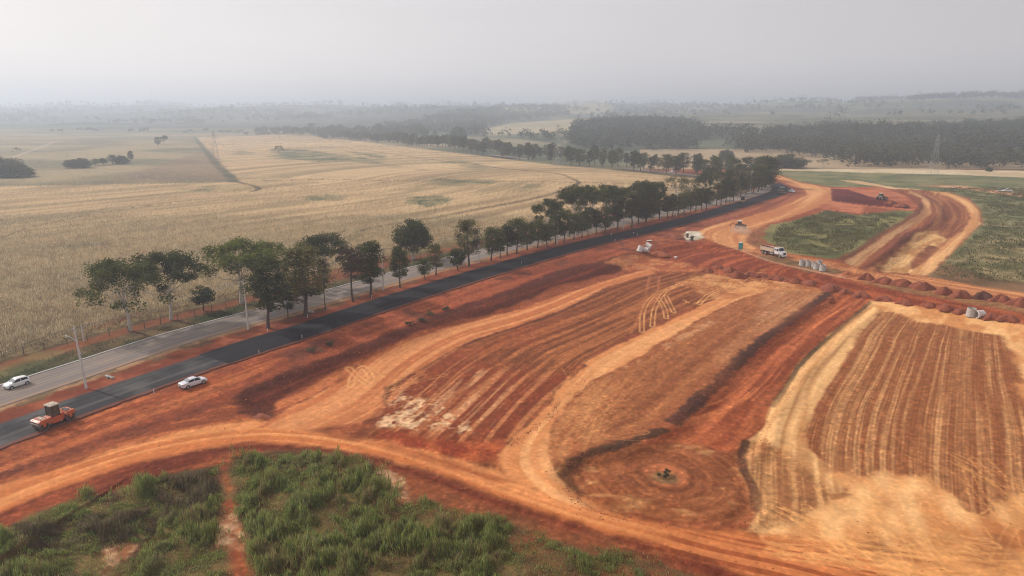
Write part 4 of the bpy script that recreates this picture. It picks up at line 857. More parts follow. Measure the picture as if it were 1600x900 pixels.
p, h_ = treeh(1186, 296, 258); plant_tree(12, p, h_, "dark tree leaning on the massive one at the end of the median row", wide=.85)
GF = "spreading trees on the field side of the old grey road"
fld = [(6, 203, 517, 402, 1.05, "leftmost flat-topped umbrella tree, half bare on its left side, by the corn field"), (7, 267, 500, 393, 1.0, "dense flat-topped tree with a whitewashed straight trunk beside the half bare umbrella tree"),
       (11, 318, 486, 444, 1.3, "small drooping scrubby tree leaning over the wire fence"), (10, 378, 474, 374, 1.25, "wide bright green umbrella tree overhanging the old road left of the tall median trees"),
       (10, 416, 462, 376, 1.0, "bright green crown standing behind the first tall median tree"), (13, 440, 455, 410, .9, "thin dark young tree behind the fence between big crowns"), (7, 507, 448, 366, 1.0, "umbrella tree with a long pale leaning trunk behind the thin dark trunk"),
       (11, 547, 434, 392, 1.0, "small dark round tree beside the red farm track"), (9, 646, 405, 342, 1.1, "large solitary round dark tree with a dome crown at the corn field edge"),
       (7, 856, 374, 311, .82, "umbrella tree with low dark crown behind the median row, leftmost of the far group")]
for k, u, v, vt, w, lb in fld:
    p, h_ = treeh(u, v, vt); plant_tree(k, p, h_, lb, GF, wide=w)
for i, (k, u, v, vt, w) in enumerate([(7, 900, 362, 292, .95), (6, 925, 356, 289, .95), (7, 950, 350, 290, .9), (6, 968, 346, 292, .8), (7, 1001, 338, 284, .9), (7, 1022, 332, 285, .8), (8, 1055, 324, 277, 1.1), (8, 1075, 319, 280, .9), (7, 1098, 312, 272, .75), (6, 1120, 306, 268, .75), (7, 1140, 301, 266, .7), (8, 1160, 296, 268, .7), (7, 1108, 300, 262, .7), (8, 1172, 290, 262, .6)]):
    p, h_ = treeh(u, v, vt)
    lb = {0: "long dark umbrella crown at the left of the far roadside group", 4: "tall flat-crowned tree right before the sparse tan crowned ones", 6: "sparse tan-leaved umbrella tree with sky showing through, before the dark clump", 7: "smaller sparse umbrella tree with see-through crown next to the tan one"}.get(i, "dark spreading tree in the far roadside group by the bend")
    plant_tree(k, p, h_, lb, GF if i in (0, 4, 6, 7) else "look-alike spreading trees by the bend", wide=w)
# far avenue beyond the bend, both sides of the old road
far_c = OLD_C; L_ = np.concatenate([[0], np.cumsum(np.linalg.norm(np.diff(far_c, axis=0), axis=1))]); nf = 0
tt = np.gradient(far_c, axis=0); tt /= np.linalg.norm(tt, axis=1)[:, None]
s0 = float(np.interp(470, far_c[:, 1], L_)) if False else float(L_[int(np.argmax(far_c[:, 0])) + 4]); s_ = s0
while s_ < L_[-1] - 30 and nf < 190:
    q = np.array([np.interp(s_, L_, far_c[:, 0]), np.interp(s_, L_, far_c[:, 1])]); t_ = np.array([np.interp(s_, L_, tt[:, 0]), np.interp(s_, L_, tt[:, 1])]); nr_ = np.array([t_[1], -t_[0]])
    for sgn in (1, -1):
        if sgn == -1 and rr_.random() < .35: continue
        if rr_.random() < .08: continue
        of = (9.5 + rr_.uniform(-1.5, 3)) * sgn if sgn > 0 else -(8 + rr_.uniform(0, 2)); pt = q + nr_ * of
        z_ = height(pt[0], pt[1]); k = rr_.choice([0, 1, 2, 4, 3, 1, 2, 0, 3, 3])
        hh = rr_.uniform(10, 16) if k != 12 else rr_.uniform(14, 19)
        nf += 1
        plant_tree(k, (pt[0], pt[1], z_), hh, ("tree on the %s side of the far avenue, %s" % ("far" if sgn > 0 else "field", ["just beyond the bend", "behind the crop field pylon", "in its hazy farthest part"][0 if pt[1] < 600 else 1 if pt[1] < 850 else 2])), "trees of the far avenue", wide=rr_.uniform(1.05, 1.5), name="avenue_tree")
    s_ += rr_.uniform(7, 12)
# lone trees and clumps in the middle distance
lone = [(9, 1230, 262, 241, 1.9, "broad rounded clump-like tree standing alone on the pale flat field behind the grassland"), (8, 437, 244, 228, .9, "small lone tree in the middle of the tan crop field"), (9, 116, 262, 249, 1.6, "dark spreading bush on the pasture, left of a looser thicket"), (9, 128, 262, 247, 1.5, "second dark spreading bush touching the first on the left pasture"),
        (2, 150, 259, 249, 2.6, "low loose grey bush at the left end of the pasture thicket"), (11, 163, 258, 246, 1.9, "loose grey-green tree in the middle of the pasture thicket"), (2, 176, 256, 243, 2.4, "bushy tree right of the middle of the pasture thicket"), (9, 190, 256, 243, 1.4, "dense tree near the right end of the pasture thicket"), (0, 205, 254, 237, 1.2, "slim taller tree closing the pasture thicket on its right"), (2, 40, 277, 262, 2.6, "low bushes trailing right from the big tree mass at the left edge"), (2, 247, 229, 215, 1.6, "lone dark tree on the pasture skyline above the thicket"), (7, 258, 227, 212, .8, "thin tree right of the lone dark pasture tree"),
        (9, -5, 277, 245, 2.0, "big dark tree mass at the left edge on the pasture"), (9, 24, 277, 255, 1.8, "dark dome of foliage beside the big mass at the left edge"), (8, 28, 242, 231, 1.1, "pale hazy tree beside the sandy lane on the left pasture"),
        (9, 1135, 250, 234, 1.1, "hazy grey tree standing behind the dark avenue near the bend"), (8, 1260, 262, 250, 1.3, "hazy bare-looking tree right of the rounded clump"), (8, 1285, 262, 249, 1.4, "second hazy thin tree right of the rounded clump"), (9, 1545, 268, 261, 1, "tiny dark bush on the pale strip at the far right")]
for k, u, v, vt, w, lb in lone:
    p, h_ = treeh(u, v, vt)
    if k == 9: p = p - Vector((0, 0, h_ * .3)); h_ *= 1.3
    plant_tree(k, p, h_, lb, name="field_tree", wide=w * (1.15 if k == 9 else 1))
GT = "flat acacia-like trees dotted along the far pasture"
for i, u in enumerate([82, 95, 125, 140, 150, 205, 222, 228, 290, 298, 322, 345, 352, 360, 372, 378, 385, 402, 410, 418, 432, 446, 458, 470, 500, 512, 528, 545, 560]):
    v = 208 + rr_.uniform(-1, 2.5) + (4 if u > 380 else 0); p, h_ = treeh(u, v, v - rr_.uniform(5, 8)); plant_tree(rr_.choice([6, 7]), p, h_, ["tiny flat-topped tree on the hazy far pasture near the squat pylons", "tiny flat-topped tree on the far pasture around the tall hedge-line pylon", "tiny flat-topped tree just above the far edge of the tan crop field"][0 if u < 240 else 1 if u < 400 else 2], GT, name="pasture_tree", wide=1.3)
GB = "dark trees above the far crop field"
for i, u in enumerate([403, 413, 426, 434, 445, 452, 462, 470, 478, 486, 497, 507, 513, 519, 532, 541, 552, 560, 568, 585, 592, 600, 612, 622, 634, 648, 655, 664, 680, 716, 722]):
    v = 209 + rr_.uniform(-1, 1.5) + max(0, (u - 560) * .05); hh = rr_.uniform(9, 15) + (6 if u in (586, 592, 648, 655, 716) else 0); p, h_ = treeh(u, v, v - hh); plant_tree(rr_.choice([9, 12, 9, 4]), p, h_, ["hazy tree in the left part of the belt above the far crop field", "hazy tree in the middle of the belt above the far crop field", "hazy tree at the right end of the belt, where it meets the avenue"][0 if u < 480 else 1 if u < 580 else 2], GB, name="belt_tree", wide=rr_.uniform(1.0, 1.7))

# woods that read as one mass
def wood(name, label, polys, n, hmin, hmax, seed, leaf=2.0, per=46, col=(0.066, 0.078, 0.048), yr=(550, 5000), dens_scale=120., thr=.0):
    rs = np.random.RandomState(seed); C_ = []; 
    yy = yr[0] * (yr[1] / yr[0]) ** rs.rand(n * 30); 
    yy = np.sqrt(rs.rand(n * 60) * (yr[1] ** 2 - yr[0] ** 2) + yr[0] ** 2); xx = (rs.rand(len(yy)) * 1.9 - .95) * yy
    zz = relief(xx, yy); u, v = proj(xx, yy, zz); ok = np.zeros(len(xx), bool)
    for pl in polys: ok |= poly_sd(u, v * 4, [(a, b * 4) for a, b in pl]) > 0
    if thr: ok &= fbm(xx / dens_scale, yy / dens_scale, 3, seed) > thr
    i = np.nonzero(ok)[0][:n]; xx, yy, zz = xx[i], yy[i], zz[i]; k = len(i)
    if k == 0: print("no trees", name); return
    hh = rs.uniform(hmin, hmax, k) * (.55 + .9 * fbm(xx / 45, yy / 45, 3, seed)); cen = np.stack([xx, yy, zz + hh * .55], 1)
    # three lobes each
    cc = np.repeat(cen, 3, 0) + rs.normal(size=(3 * k, 3)) * np.repeat(hh, 3)[:, None] * np.array([.2, .2, .12]); ra = np.repeat(hh, 3) * rs.uniform(.26, .42, 3 * k)
    N_ = k * per; V, Fc, cl = leaf_cloud(cc, ra, N_, leaf, rs, flat=1.0, col=col, colv=.4)
    tag(mesh_np(name, V, Fc, M_LEAF, col=cl), label, "woodland", kind='stuff')
    print(name, k)
wood("forest", "dense grey-blue hazy forest filling the slope at the right, behind the pale flat field", [WOODS[0]], 2300, 9, 18, 201, 1.9, 80, yr=(550, 1400))
wood("forest", "hazy forest mass on the low hill in the centre, left of the pale field patch", [WOODS[1]], 1300, 9, 18, 202, 2.4, 60, yr=(700, 2200))
wood("forest", "pale hazy woodland on the rise behind the avenue, with a field clearing to its right", [WOODS[2]], 1400, 10, 20, 203, 3.2, 44, yr=(1000, 4000))
wood("forest", "faint bluish woodland on the far left ridge under the pale sky", [[(-60, 174), (860, 168), (860, 200), (600, 200), (560, 196), (-60, 196)]], 1500, 12, 26, 204, 5.5, 22, yr=(2000, 5200), dens_scale=300., thr=.47)
wood("forest", "faint bluish tree belts on the pale far hills at the right", [[(860, 166), (1320, 160), (1700, 160), (1700, 192), (1469, 198), (1200, 205), (900, 192)]], 1100, 10, 22, 205, 4.5, 24, yr=(1500, 5000), dens_scale=260., thr=.53)
# tree line on the ridge tops
def ridge_trees(name, label, u0, u1, n, yr, seed, hmin, hmax, size):
    rs = np.random.RandomState(seed); xs = []; 
    for u in rs.uniform(u0, u1, n):
        ys = np.linspace(yr[0], yr[1], 60); x = (u - 800) / 1102 * ys; z = relief(x, ys); _, v = proj(x, ys, z); j = int(np.argmin(v)); xs.append((x[j], ys[j], z[j]))
    cen = np.array(xs); hh = rs.uniform(hmin, hmax, n) * (.6 + .8 * vnoise(cen[:, 0] / 80, cen[:, 0] * 0, seed)); cen[:, 2] += hh * .5
    cc = np.repeat(cen, 2, 0) + rs.normal(size=(2 * n, 3)) * np.repeat(hh, 2)[:, None] * .2
    V, Fc, cl = leaf_cloud(cc, np.repeat(hh, 2) * .4, n * 20, size, rs, flat=1.0, col=(.045, .058, .04)); tag(mesh_np(name, V, Fc, M_LEAF, col=cl), label, "treeline", kind='stuff')
ridge_trees("treeline", "thin line of trees along the crest of the far left ridge", -40, 900, 420, (3000, 5200), 301, 10, 26, 6)
ridge_trees("treeline", "straight dark plantation edge along the hilltop at the upper right", 1335, 1660, 420, (2400, 4000), 302, 16, 26, 6)
ridge_trees("treeline", "scattered trees along the hill crest in the right centre", 890, 1335, 160, (2600, 5000), 303, 8, 22, 5)

# ------------------------------------------------------------------ weeds, grass and corn
def blades(name, label, cat, region_fn, n_try, box, seed, hfun, wid, cols, lean=.35, mat=M_DRYLEAF, pix=None, inst=1.0):
    rs = np.random.RandomState(seed); x = rs.uniform(box[0], box[1], n_try); y = rs.uniform(box[2], box[3], n_try)
    w = region_fn(x, y); k = rs.rand(n_try) < w; x, y = x[k], y[k]; n = len(x)
    z = relief(x, y); h = hfun(x, y) ; z0 = z + h * rs.rand(n) ** 1.3 * .75
    L = h * .42 + .12; th = rs.rand(n) * 6.283; ln = rs.rand(n) * lean
    up = np.stack([np.cos(th) * ln, np.sin(th) * ln, np.ones(n)], 1); up /= np.linalg.norm(up, axis=1)[:, None]
    ph = rs.rand(n) * 6.283; side = np.stack([np.cos(ph), np.sin(ph), rs.normal(size=n) * .4], 1); wd = wid * (.6 + .8 * rs.rand(n))
    b = np.stack([x, y, z0 - .05], 1); V = np.stack([b - side * wd[:, None] * .5, b + side * wd[:, None] * .5, b + up * L[:, None] + side * (wd * .15)[:, None]], 1).reshape(-1, 3)
    cn = np.clip(fbm(x / 2.6, y / 2.6, 3, seed + 2) * 1.6 - .3, 0, 1); ci = np.clip((cn + rs.normal(size=n) * .22) * (len(cols) - 1), 0, len(cols) - 1.001); i0_ = ci.astype(int); f = (ci - i0_)[:, None]
    ca = np.array(cols); cc = ca[i0_] * (1 - f) + ca[i0_ + 1] * f; cc = cc * (.75 + .5 * rs.rand(n))[:, None]
    print(name, n)
    return tag(mesh_np(name, V, np.arange(3 * n).reshape(-1, 3), mat, col=np.repeat(cc, 3, 0)), label, cat, kind='stuff')
def plane_uv(x, y): return x, y
WP = [GP(w) for w in WEEDS]
BARE = [GP(q) for q in ([(200, 812), (222, 838), (212, 872), (172, 905), (132, 905), (160, 860)], [(590, 733), (632, 743), (648, 775), (625, 795), (598, 765)], [(340, 715), (364, 712), (378, 800), (404, 905), (356, 905), (332, 800)])]
def weed_w(x, y):
    w = np.zeros(len(x)); edge = GP([(340, 700), (1300, 985)])
    for p_ in WP: w = np.maximum(w, sstep(-.8, 1.6, poly_sd(x, y, p_) + (fbm(x / 2.2, y / 2.2, 3, 7) - .5) * 4))
    for p_ in BARE: w = w * (1 - sstep(-.5, 1.4, poly_sd(x, y, p_) + (fbm(x / 1.2, y / 1.2, 2, 8) - .5) * 3) * .96)
    n = fbm(x / 1.4, y / 1.4, 3, 401); w = w * (.12 + .88 * sstep(.34, .56, n)) * .85
    right = sstep(-6, 12, x) ; w = w * (1 - right * .7 * (1 - sstep(.38, .6, fbm(x / 3.5, y / 3.5, 3, 402))))
    return np.clip(w, 0, 1)
def weed_h(x, y):
    t = .6 * fbm(x / 1.1, y / 1.1, 3, 403) + .4 * fbm(x / 3.5, y / 3.5, 2, 405); big = fbm(x / 7, y / 7, 2, 404); right = sstep(-8, 10, x)
    return (.15 + 1.5 * sstep(.38, .75, t) * (.35 + sstep(.35, .6, big))) * (1 - .6 * right)
GREENS = [(0.32, 0.22, 0.12), (0.26, 0.25, 0.09), (0.27, 0.33, 0.08), (0.13, 0.18, 0.06), (0.42, 0.42, 0.13), (0.20, 0.28, 0.10), (0.30, 0.22, 0.13)]
blades("weeds", "dense waist to head high green weeds and scrub at the bottom left, below the orange haul track", "weeds", weed_w, 1300000, (-75, 45, 48, 84), 41, weed_h, .075, GREENS, .5)
DB = [GP(q) for q in ([(245, 745), (330, 728), (350, 760), (345, 790), (260, 800), (235, 775)], [(120, 800), (240, 782), (250, 815), (170, 838), (110, 830)], [(20, 820), (100, 812), (90, 850), (20, 850)])]
for i, (q, lb) in enumerate(zip(DB, ("largest greyish-brown leafless thicket below the haul track, next to the bare red strip", "long dark brown thicket running left from the largest one", "small dark brown thicket at the left edge of the picture"))):
    def fw(x, y, q=q): return sstep(-.3, 1.0, poly_sd(x, y, q)) * sstep(.4, .6, fbm(x / 1.2, y / 1.2, 2, 77)) * .5
    def fh(x, y, q=q): return .3 + 1.1 * sstep(0, 2.2, poly_sd(x, y, q)) * (.4 + fbm(x / 1.5, y / 1.5, 2, 78))
    bx = np.array(q); blades("thicket", lb, "thicket", fw, 60000, (bx[:, 0].min() - 1, bx[:, 0].max() + 1, bx[:, 1].min() - 1, bx[:, 1].max() + 1), 50 + i, fh, .08, [(.15, .095, .055), (.20, .14, .09), (.15, .14, .06), (.30, .22, .15)], 1.0)
G1 = GP([(1200, 380), (1215, 352), (1240, 345), (1290, 330), (1340, 336), (1400, 330), (1425, 331), (1410, 345), (1373, 365), (1333, 392), (1305, 403), (1270, 400), (1232, 395)])
G2 = GP([(1432, 298), (1500, 302), (1533, 325), (1535, 352), (1518, 368), (1478, 408), (1452, 430), (1500, 436), (1600, 452), (1750, 475), (1800, 300), (1600, 285)])
def gw(x, y, q): return sstep(0, 2, poly_sd(x, y, q)) * sstep(.34, .5, fbm(x / 4, y / 4, 3, 90))
GC = [(0.13, 0.105, 0.055), (0.105, 0.110, 0.045), (0.135, 0.145, 0.055), (0.19, 0.18, 0.08), (.26, .21, .13)]
blades("tall_grass", "patch of knee high green grass enclosed by the haul roads behind the dump truck", "grass", lambda x, y: gw(x, y, G1), 90000, (85, 190, 215, 330), 61, lambda x, y: .3 + 1.0 * sstep(.35, .7, fbm(x / 5, y / 5, 3, 91)), .30, GC)
blades("tall_grass", "rough green and straw grassland right of the curved loop road", "grass", lambda x, y: gw(x, y, G2), 200000, (115, 330, 180, 420), 62, lambda x, y: .3 + .9 * sstep(.35, .7, fbm(x / 5, y / 5, 3, 92)), .32, GC)
def corn_w(x, y):
    d, al, s_ = line_dist(x, y, OLD_C[::6]); so = s_ * d; r = np.hypot(x, y)
    return (so > 17.5 + 2 * fbm(x / 3, y / 3, 2, 93)) * np.clip((150.0 / r) ** 2.2, 0, 1) * (y < 300)
blades("corn_stalks", "dry tan corn stalks standing in the big field on the left", "corn", corn_w, 900000, (-260, 10, 90, 300), 71, lambda x, y: np.full(x.shape, 1.5), .13, [(.24, .19, .12), (.36, .29, .18), (.46, .38, .24), (.56, .47, .31)], .35)
def verge_w(x, y):
    d, al, s_ = line_dist(x, y, OLD_C[::6]); so = s_ * d
    return ((so > 5.6) & (so < 11.5)) * sstep(.4, .6, fbm(x / 4, y / 4, 3, 94)) * (y < 330)
blades("verge_grass", "low dull green grass on the verge between kerb and wire fence", "grass", verge_w, 220000, (-110, 60, 80, 330), 72, lambda x, y: np.full(x.shape, .45), .14, [(.06, .055, .035), (.06, .065, .03), (.13, .11, .07)], .8)
for i, (u, v, r_, lb) in enumerate([(492, 549, 1.4, "low grey-green shrub on the red bank, left one below the asphalt"), (514, 540, 1.0, "tiny grey-green shrub just right of the left bank shrub"), (640, 508, 1.1, "left low shrub of the cluster in the middle of the red bank"), (656, 502, 1.3, "middle grey-green shrub of the cluster on the red bank"), (672, 493, 1.6, "tallest shrub of the cluster on the red bank"), (698, 484, 1.1, "sparse shrub alone at the right end of the bank cluster"), (1042, 744, .65, "small green bush growing in the centre of the earth turning circle")]):
    p = P(u, v); rs = np.random.RandomState(i + 500); cc = rs.normal(size=(7, 3)) * np.array([r_ * .5, r_ * .35, .12]) + np.array([0, 0, .45])
    V, Fc, cl = leaf_cloud(cc, np.full(7, r_ * .42), 500, .17, rs, col=(.075, .095, .055)); mb = MB()
    for q in cc: mb.tube([(0, 0, -.1), tuple(q)], [.03, .01], 4, cap=False)
    root = empty("shrub", p); mesh_np("foliage", V, Fc, M_LEAF, root, cl); mb.build("stem", M_BARK, root); tag(root, lb, "shrub")

# loose clods and stones lying on the worked earth
def clods(n, seed):
    rs = np.random.RandomState(seed); xs = []; ys = []
    for ln_, w_, k_ in ((S1, 2.2, .20), (E3, 1.2, .14), (T0_C[20:], 9.0, .05), (L_TOP[:110], 4.0, .2), (smooth_line(GP([(917, 570), (872, 609), (862, 630), (826, 663), (796, 692)]), 6), .8, .08)):
        m_ = int(n * k_); i = rs.randint(0, len(ln_) - 1, m_); f = rs.rand(m_)[:, None]; p_ = np.array(ln_)[i] * (1 - f) + np.array(ln_)[i + 1] * f + rs.normal(size=(m_, 2)) * w_ * .5; xs.append(p_[:, 0]); ys.append(p_[:, 1])
    m_ = int(n * .08); a_, b_ = G(rs.uniform(200, 1600, m_), rs.uniform(480, 880, m_)); xs.append(a_); ys.append(b_)
    x = np.concatenate(xs); y = np.concatenate(ys); z = relief(x, y); r = .03 + .09 * rs.rand(len(x)) ** 4
    base = np.array([(1, 0, -.3), (-.5, .87, -.3), (-.5, -.87, -.3), (.5, .87, .2), (-1, 0, .2), (.5, -.87, .2), (0, 0, .8)]); fc_ = np.array([(0, 3, 5), (1, 4, 3), (2, 5, 4), (0, 1, 3), (1, 2, 4), (2, 0, 5), (3, 4, 6), (4, 5, 6), (5, 3, 6)])
    a = rs.rand(len(x)) * 6.28; ca, sa = np.cos(a), np.sin(a); V = base[None] * (1 + .35 * rs.normal(size=(len(x), 7, 3))) * r[:, None, None]
    V = np.stack([V[..., 0] * ca[:, None] - V[..., 1] * sa[:, None] + x[:, None], V[..., 0] * sa[:, None] + V[..., 1] * ca[:, None] + y[:, None], V[..., 2] + z[:, None]], 2)
    cl = np.array([c(170, 102, 68)]) * (.6 + .9 * rs.rand(len(x)))[:, None]
    tag(mesh_np("clods", V.reshape(-1, 3), (fc_[None] + 7 * np.arange(len(x))[:, None, None]).reshape(-1, 3), M_EARTH, col=np.repeat(cl, 7, 0)), "loose clods and stones scattered over the worked red earth", "clods", kind='stuff')
clods(12000, 900)

# ------------------------------------------------------------------ posts, poles, fence, pylons
def heading(u0, v0, u1, v1):
    x0, y0 = G(u0, v0); x1, y1 = G(u1, v1); return math.atan2(float(y1 - y0), float(x1 - x0))
def near_dir(line, p):
    d = np.hypot(line[:, 0] - p.x, line[:, 1] - p.y); i = int(np.clip(np.argmin(d), 2, len(line) - 3)); t = line[i + 2] - line[i - 2]; return math.atan2(t[1], t[0])
pole_px = [(135, 607, "leaning pale concrete utility pole nearest the camera, beside the road roller"), (388, 515, "pale concrete utility pole in front of the first median trees"), (599, 453, "utility pole hidden in the median between the fourth and fifth tall trees"),
           (748, 411, "utility pole in the median just right of the two-tiered tree"), (871, 382, "utility pole showing above the dense median crowns at mid distance"), (974, 358, "thin utility pole near the tall bare-stemmed median tree"), (1057, 338, "utility pole standing out pale against the sparse tan umbrella tree"),
           (1124, 321, "utility pole among the crowded far median trees"), (1172, 304, "tall utility pole with a lamp arm beside the massive end tree")]
tops = []
for i, (u, v, lb) in enumerate(pole_px):
    p = P(u, v); a = near_dir(OLD_C, p); r = empty("utility_pole", p, a, tilt=(0, math.radians(-2.0 if i == 0 else .5)))
    hh = 11.0 if i < 8 else 13.5; mb = MB(); mb.tube([(0, 0, -.5), (0, 0, hh * .5), (0, 0, hh)], [.21, .17, .12], 8); mb.build("pole", M_PALECONC, r, smooth=True)
    mb = MB(); mb.box((0, 0, hh - .55), (.10, 1.9, .12)); mb.box((.12, 0, hh - 1.5), (.08, .7, .1)); mb.build("crossarm", M_CONC, r)
    for k in (-.85, 0.35, .85): mb = MB(); mb.tube([(0, k, hh - .5), (0, k, hh - .36), (0, k, hh - .26)], [.05, .085, .03], 7); mb.build("insulator", M_CONC, r)
    if i in (0, 8, 4):
        mb = MB(); mb.tube([(0, 0, hh - 2.6), (0, 1.2, hh - 2.1), (0, 2.4, hh - 2.0)], .05, 6); arm = mb.build("lamp_arm", M_GALV, r); mb = MB(); mb.box((0, 2.7, hh - 2.0), (.25, .7, .13), taper=(.6, .9)); mb.build("lamp_head", M_CONC, arm, bevel=.02)
    if i == 0: mb = MB(); mb.box((.2, 0, hh * .55), (.25, .3, .4)); mb.build("junction_box", M_GALV, r, bevel=.02)
    tag(r, lb, "utility pole", "concrete poles along the old grey road")
    t = Vector(p) + Vector((0, 0, hh - .3)); tops.append((t, a))
for k, nm in ((-.85, "overhead wire strung on the field-side insulators of the roadside poles"), (.35, "overhead wire strung on the middle insulators of the roadside poles"), (.85, "overhead wire strung on the roadward insulators of the roadside poles")):
    pts = []
    (t0, a0) = tops[0]; start = t0 - Vector((math.cos(a0), math.sin(a0), 0)) * 38; ext = [(start, a0)] + tops
    for (pa, aa), (pb, ab) in zip(ext[:-1], ext[1:]):
        A_ = pa + Vector((-math.sin(aa), math.cos(aa), 0)) * k; B_ = pb + Vector((-math.sin(ab), math.cos(ab), 0)) * k
        for j in range(7): f = j / 7; q = A_.lerp(B_, f); q.z -= 4 * .8 * f * (1 - f); pts.append(q)
    pts.append(B_); mb = MB(); mb.tube(pts, .018, 4); tag(mb.build("overhead_wire", M_WIRE), nm, "wire")
for k, (v0, dz) in enumerate([(Vector((-14, 6, -3.2)), 0), (Vector((-15, 2, -4.0)), 1)]):
    t = tops[1][0]; mb = MB(); e = t + v0; mb.tube([t + (e - t) * f + Vector((0, 0, -1.2 * f * (1 - f))) for f in (0, .25, .5, .75, 1)], .03, 4)
    tag(mb.build("service_wire", M_WIRE), ["upper service wire slanting down left from the pole in front of the first median trees", "lower service wire slanting down left from the pole in front of the first median trees"][k], "wire")
# old lamp post by the fence
p = P(131, 534); r = empty("wooden_post", p, 0); mb = MB(); mb.tube([(0, 0, -.3), (0, 0, 3.4)], [.14, .11], 8); mb.build("post", M_PALECONC, r); mb = MB(); mb.tube([(0.1, 0, 2.9), (1.1, .3, 3.6)], [.09, .09], 6); mb.build("slanted_arm", M_CONC, r); tag(r, "short pale post with a slanted arm by the fence behind the nearest utility pole", "post")
# wire fence
fp = smooth_line(GP([(-90, 590), (0, 566), (31, 558), (61, 550), (93, 543), (151, 530), (206, 518), (256, 505), (302, 494.5), (342, 484.5), (380, 475), (420, 465), (470, 452), (520, 438.5), (565, 426.5), (620, 412), (680, 396)]), 6)
Lf = np.concatenate([[0], np.cumsum(np.linalg.norm(np.diff(fp, axis=0), axis=1))]); fr = empty("wire_fence", (fp[0][0], fp[0][1], 0)); o0 = Vector((fp[0][0], fp[0][1], 0)); rs = random.Random(5); tp = []
s_ = 0
while s_ < Lf[-1]:
    q = Vector((float(np.interp(s_, Lf, fp[:, 0])), float(np.interp(s_, Lf, fp[:, 1])), 0)); q.z = height(q.x, q.y); tp.append(q); mb = MB(); b = q - o0; lx = rs.uniform(-.08, .08)
    mb.tube([b + Vector((0, 0, -.3)), b + Vector((lx, lx, 1.5 + rs.uniform(-.2, .2)))], [.085, .07], 6); mb.build("post", M_WOOD, fr); s_ += rs.uniform(3.4, 4.4)
for hgt in (.4, .8, 1.2): mb = MB(); mb.tube([q - o0 + Vector((0, 0, hgt)) for q in tp], .012, 3); mb.build("wire", M_WIRE, fr)
tag(fr, "old wire fence on grey wooden posts between the grassy verge and the red farm track", "fence")
# survey stakes
M_STAKE = plain("white_stake", (.72, .70, .66), .7, dirt=.2)
for u, v, lb in [(241, 616, "white survey stake at the asphalt edge left of the silver sedan"), (405, 554, "white survey stake by the lower asphalt edge where the fresh black surface begins"), (472, 530, "white survey stake on the lower asphalt edge below the third median trunk"), (418.5, 519, "white survey stake at the foot of the first tall median tree"),
                 (481, 497, "white survey stake beneath the wide-crowned median tree"), (581, 467, "white stake at the foot of the tall two-part median tree"), (815, 413, "white survey stake in the red dirt under the asphalt at mid distance"), (961, 378, "white survey stake below the walking worker")]:
    p = P(u, v); r = MB(); r.box((0, 0, .38), (.09, .07, .9), taper=(1, 1)); r.box((0, 0, .86), (.13, .10, .14)); o = r.build("survey_stake", M_STAKE); o.location = p; tag(o, lb, "stake", "survey stakes along the new asphalt")
# lattice towers
def pylon(u, v, vt, label, slim=1.0, name="pylon"):
    p, hh = treeh(u, v, vt); r = empty(name, p, .5); w = hh * .095 * slim; mb = MB(); tk = .08
    lv = [0, .22, .40, .56, .70, .82, .92, 1.0]; wd = [w, w * .82, w * .66, w * .5, w * .38, w * .30, w * .26, w * .12]
    for i in range(7):
        for sx, sy in ((-1, -1), (1, -1), (1, 1), (-1, 1)): mb.tube([(sx * wd[i], sy * wd[i], lv[i] * hh), (sx * wd[i + 1], sy * wd[i + 1], lv[i + 1] * hh)], tk, 4)
        for (ax, ay), (bx, by) in (((-1, -1), (1, -1)), ((1, -1), (1, 1)), ((1, 1), (-1, 1)), ((-1, 1), (-1, -1))):
            mb.tube([(ax * wd[i], ay * wd[i], lv[i] * hh), (bx * wd[i + 1], by * wd[i + 1], lv[i + 1] * hh)], tk * .6, 3); mb.tube([(bx * wd[i], by * wd[i], lv[i] * hh), (ax * wd[i + 1], ay * wd[i + 1], lv[i + 1] * hh)], tk * .6, 3)
    mb.build("lattice", M_GALV, r)
    for z_, l_ in ((.78, .17), (.88, .14), (.97, .10)):
        a = MB(); a.tube([(-hh * l_, 0, hh * z_), (0, 0, hh * (z_ + .02)), (hh * l_, 0, hh * z_)], [tk * .5, tk * 1.2, tk * .5], 4); a.tube([(-hh * l_, 0, hh * z_), (0, 0, hh * (z_ - .03)), (hh * l_, 0, hh * z_)], tk * .5, 3); a.build("crossarm", M_GALV, r)
    return tag(r, label, "pylon")
pylon(338, 251, 208, "tall lattice pylon by the hedge line between the pasture and the tan crop field")
pylon(871, 258, 199, "tall lattice pylon standing in the crop field against the dark avenue")
pylon(1457, 274, 215, "lattice pylon in front of the dense forest at the right")
pylon(36, 204, 187, "faint squat lattice pylon far off at the left, nearly lost in haze", 1.6)
pylon(181, 207, 188, "faint squat lattice pylon in the haze above the dark pasture thicket", 1.6)
for u, vt, lb in ((239, 139, "thin guyed radio mast with trees at its foot on the far left skyline"), (808, 143, "very thin radio mast on the skyline near the centre")):
    y = 4100.0; x = (u - 800) / 1102 * y; z = height(x, y); d = y * CT + (H - z) * ST; _, vb = proj(x, y, z); hh = (vb - vt) * d / F; mb = MB(); mb.tube([(0, 0, 0), (0, 0, hh)], [1.3, .9], 5); r = empty("radio_mast", (x, y, z)); mb.build("mast", M_GALV, r)
    mb = MB()
    for k in range(3):
        for f in (.5, .95): mb.tube([(0, 0, hh * f), (math.cos(k * 2.1) * hh * .4, math.sin(k * 2.1) * hh * .4, 0)], .12, 3)
    mb.build("guy_wire", M_WIRE, r); tag(r, lb, "mast")

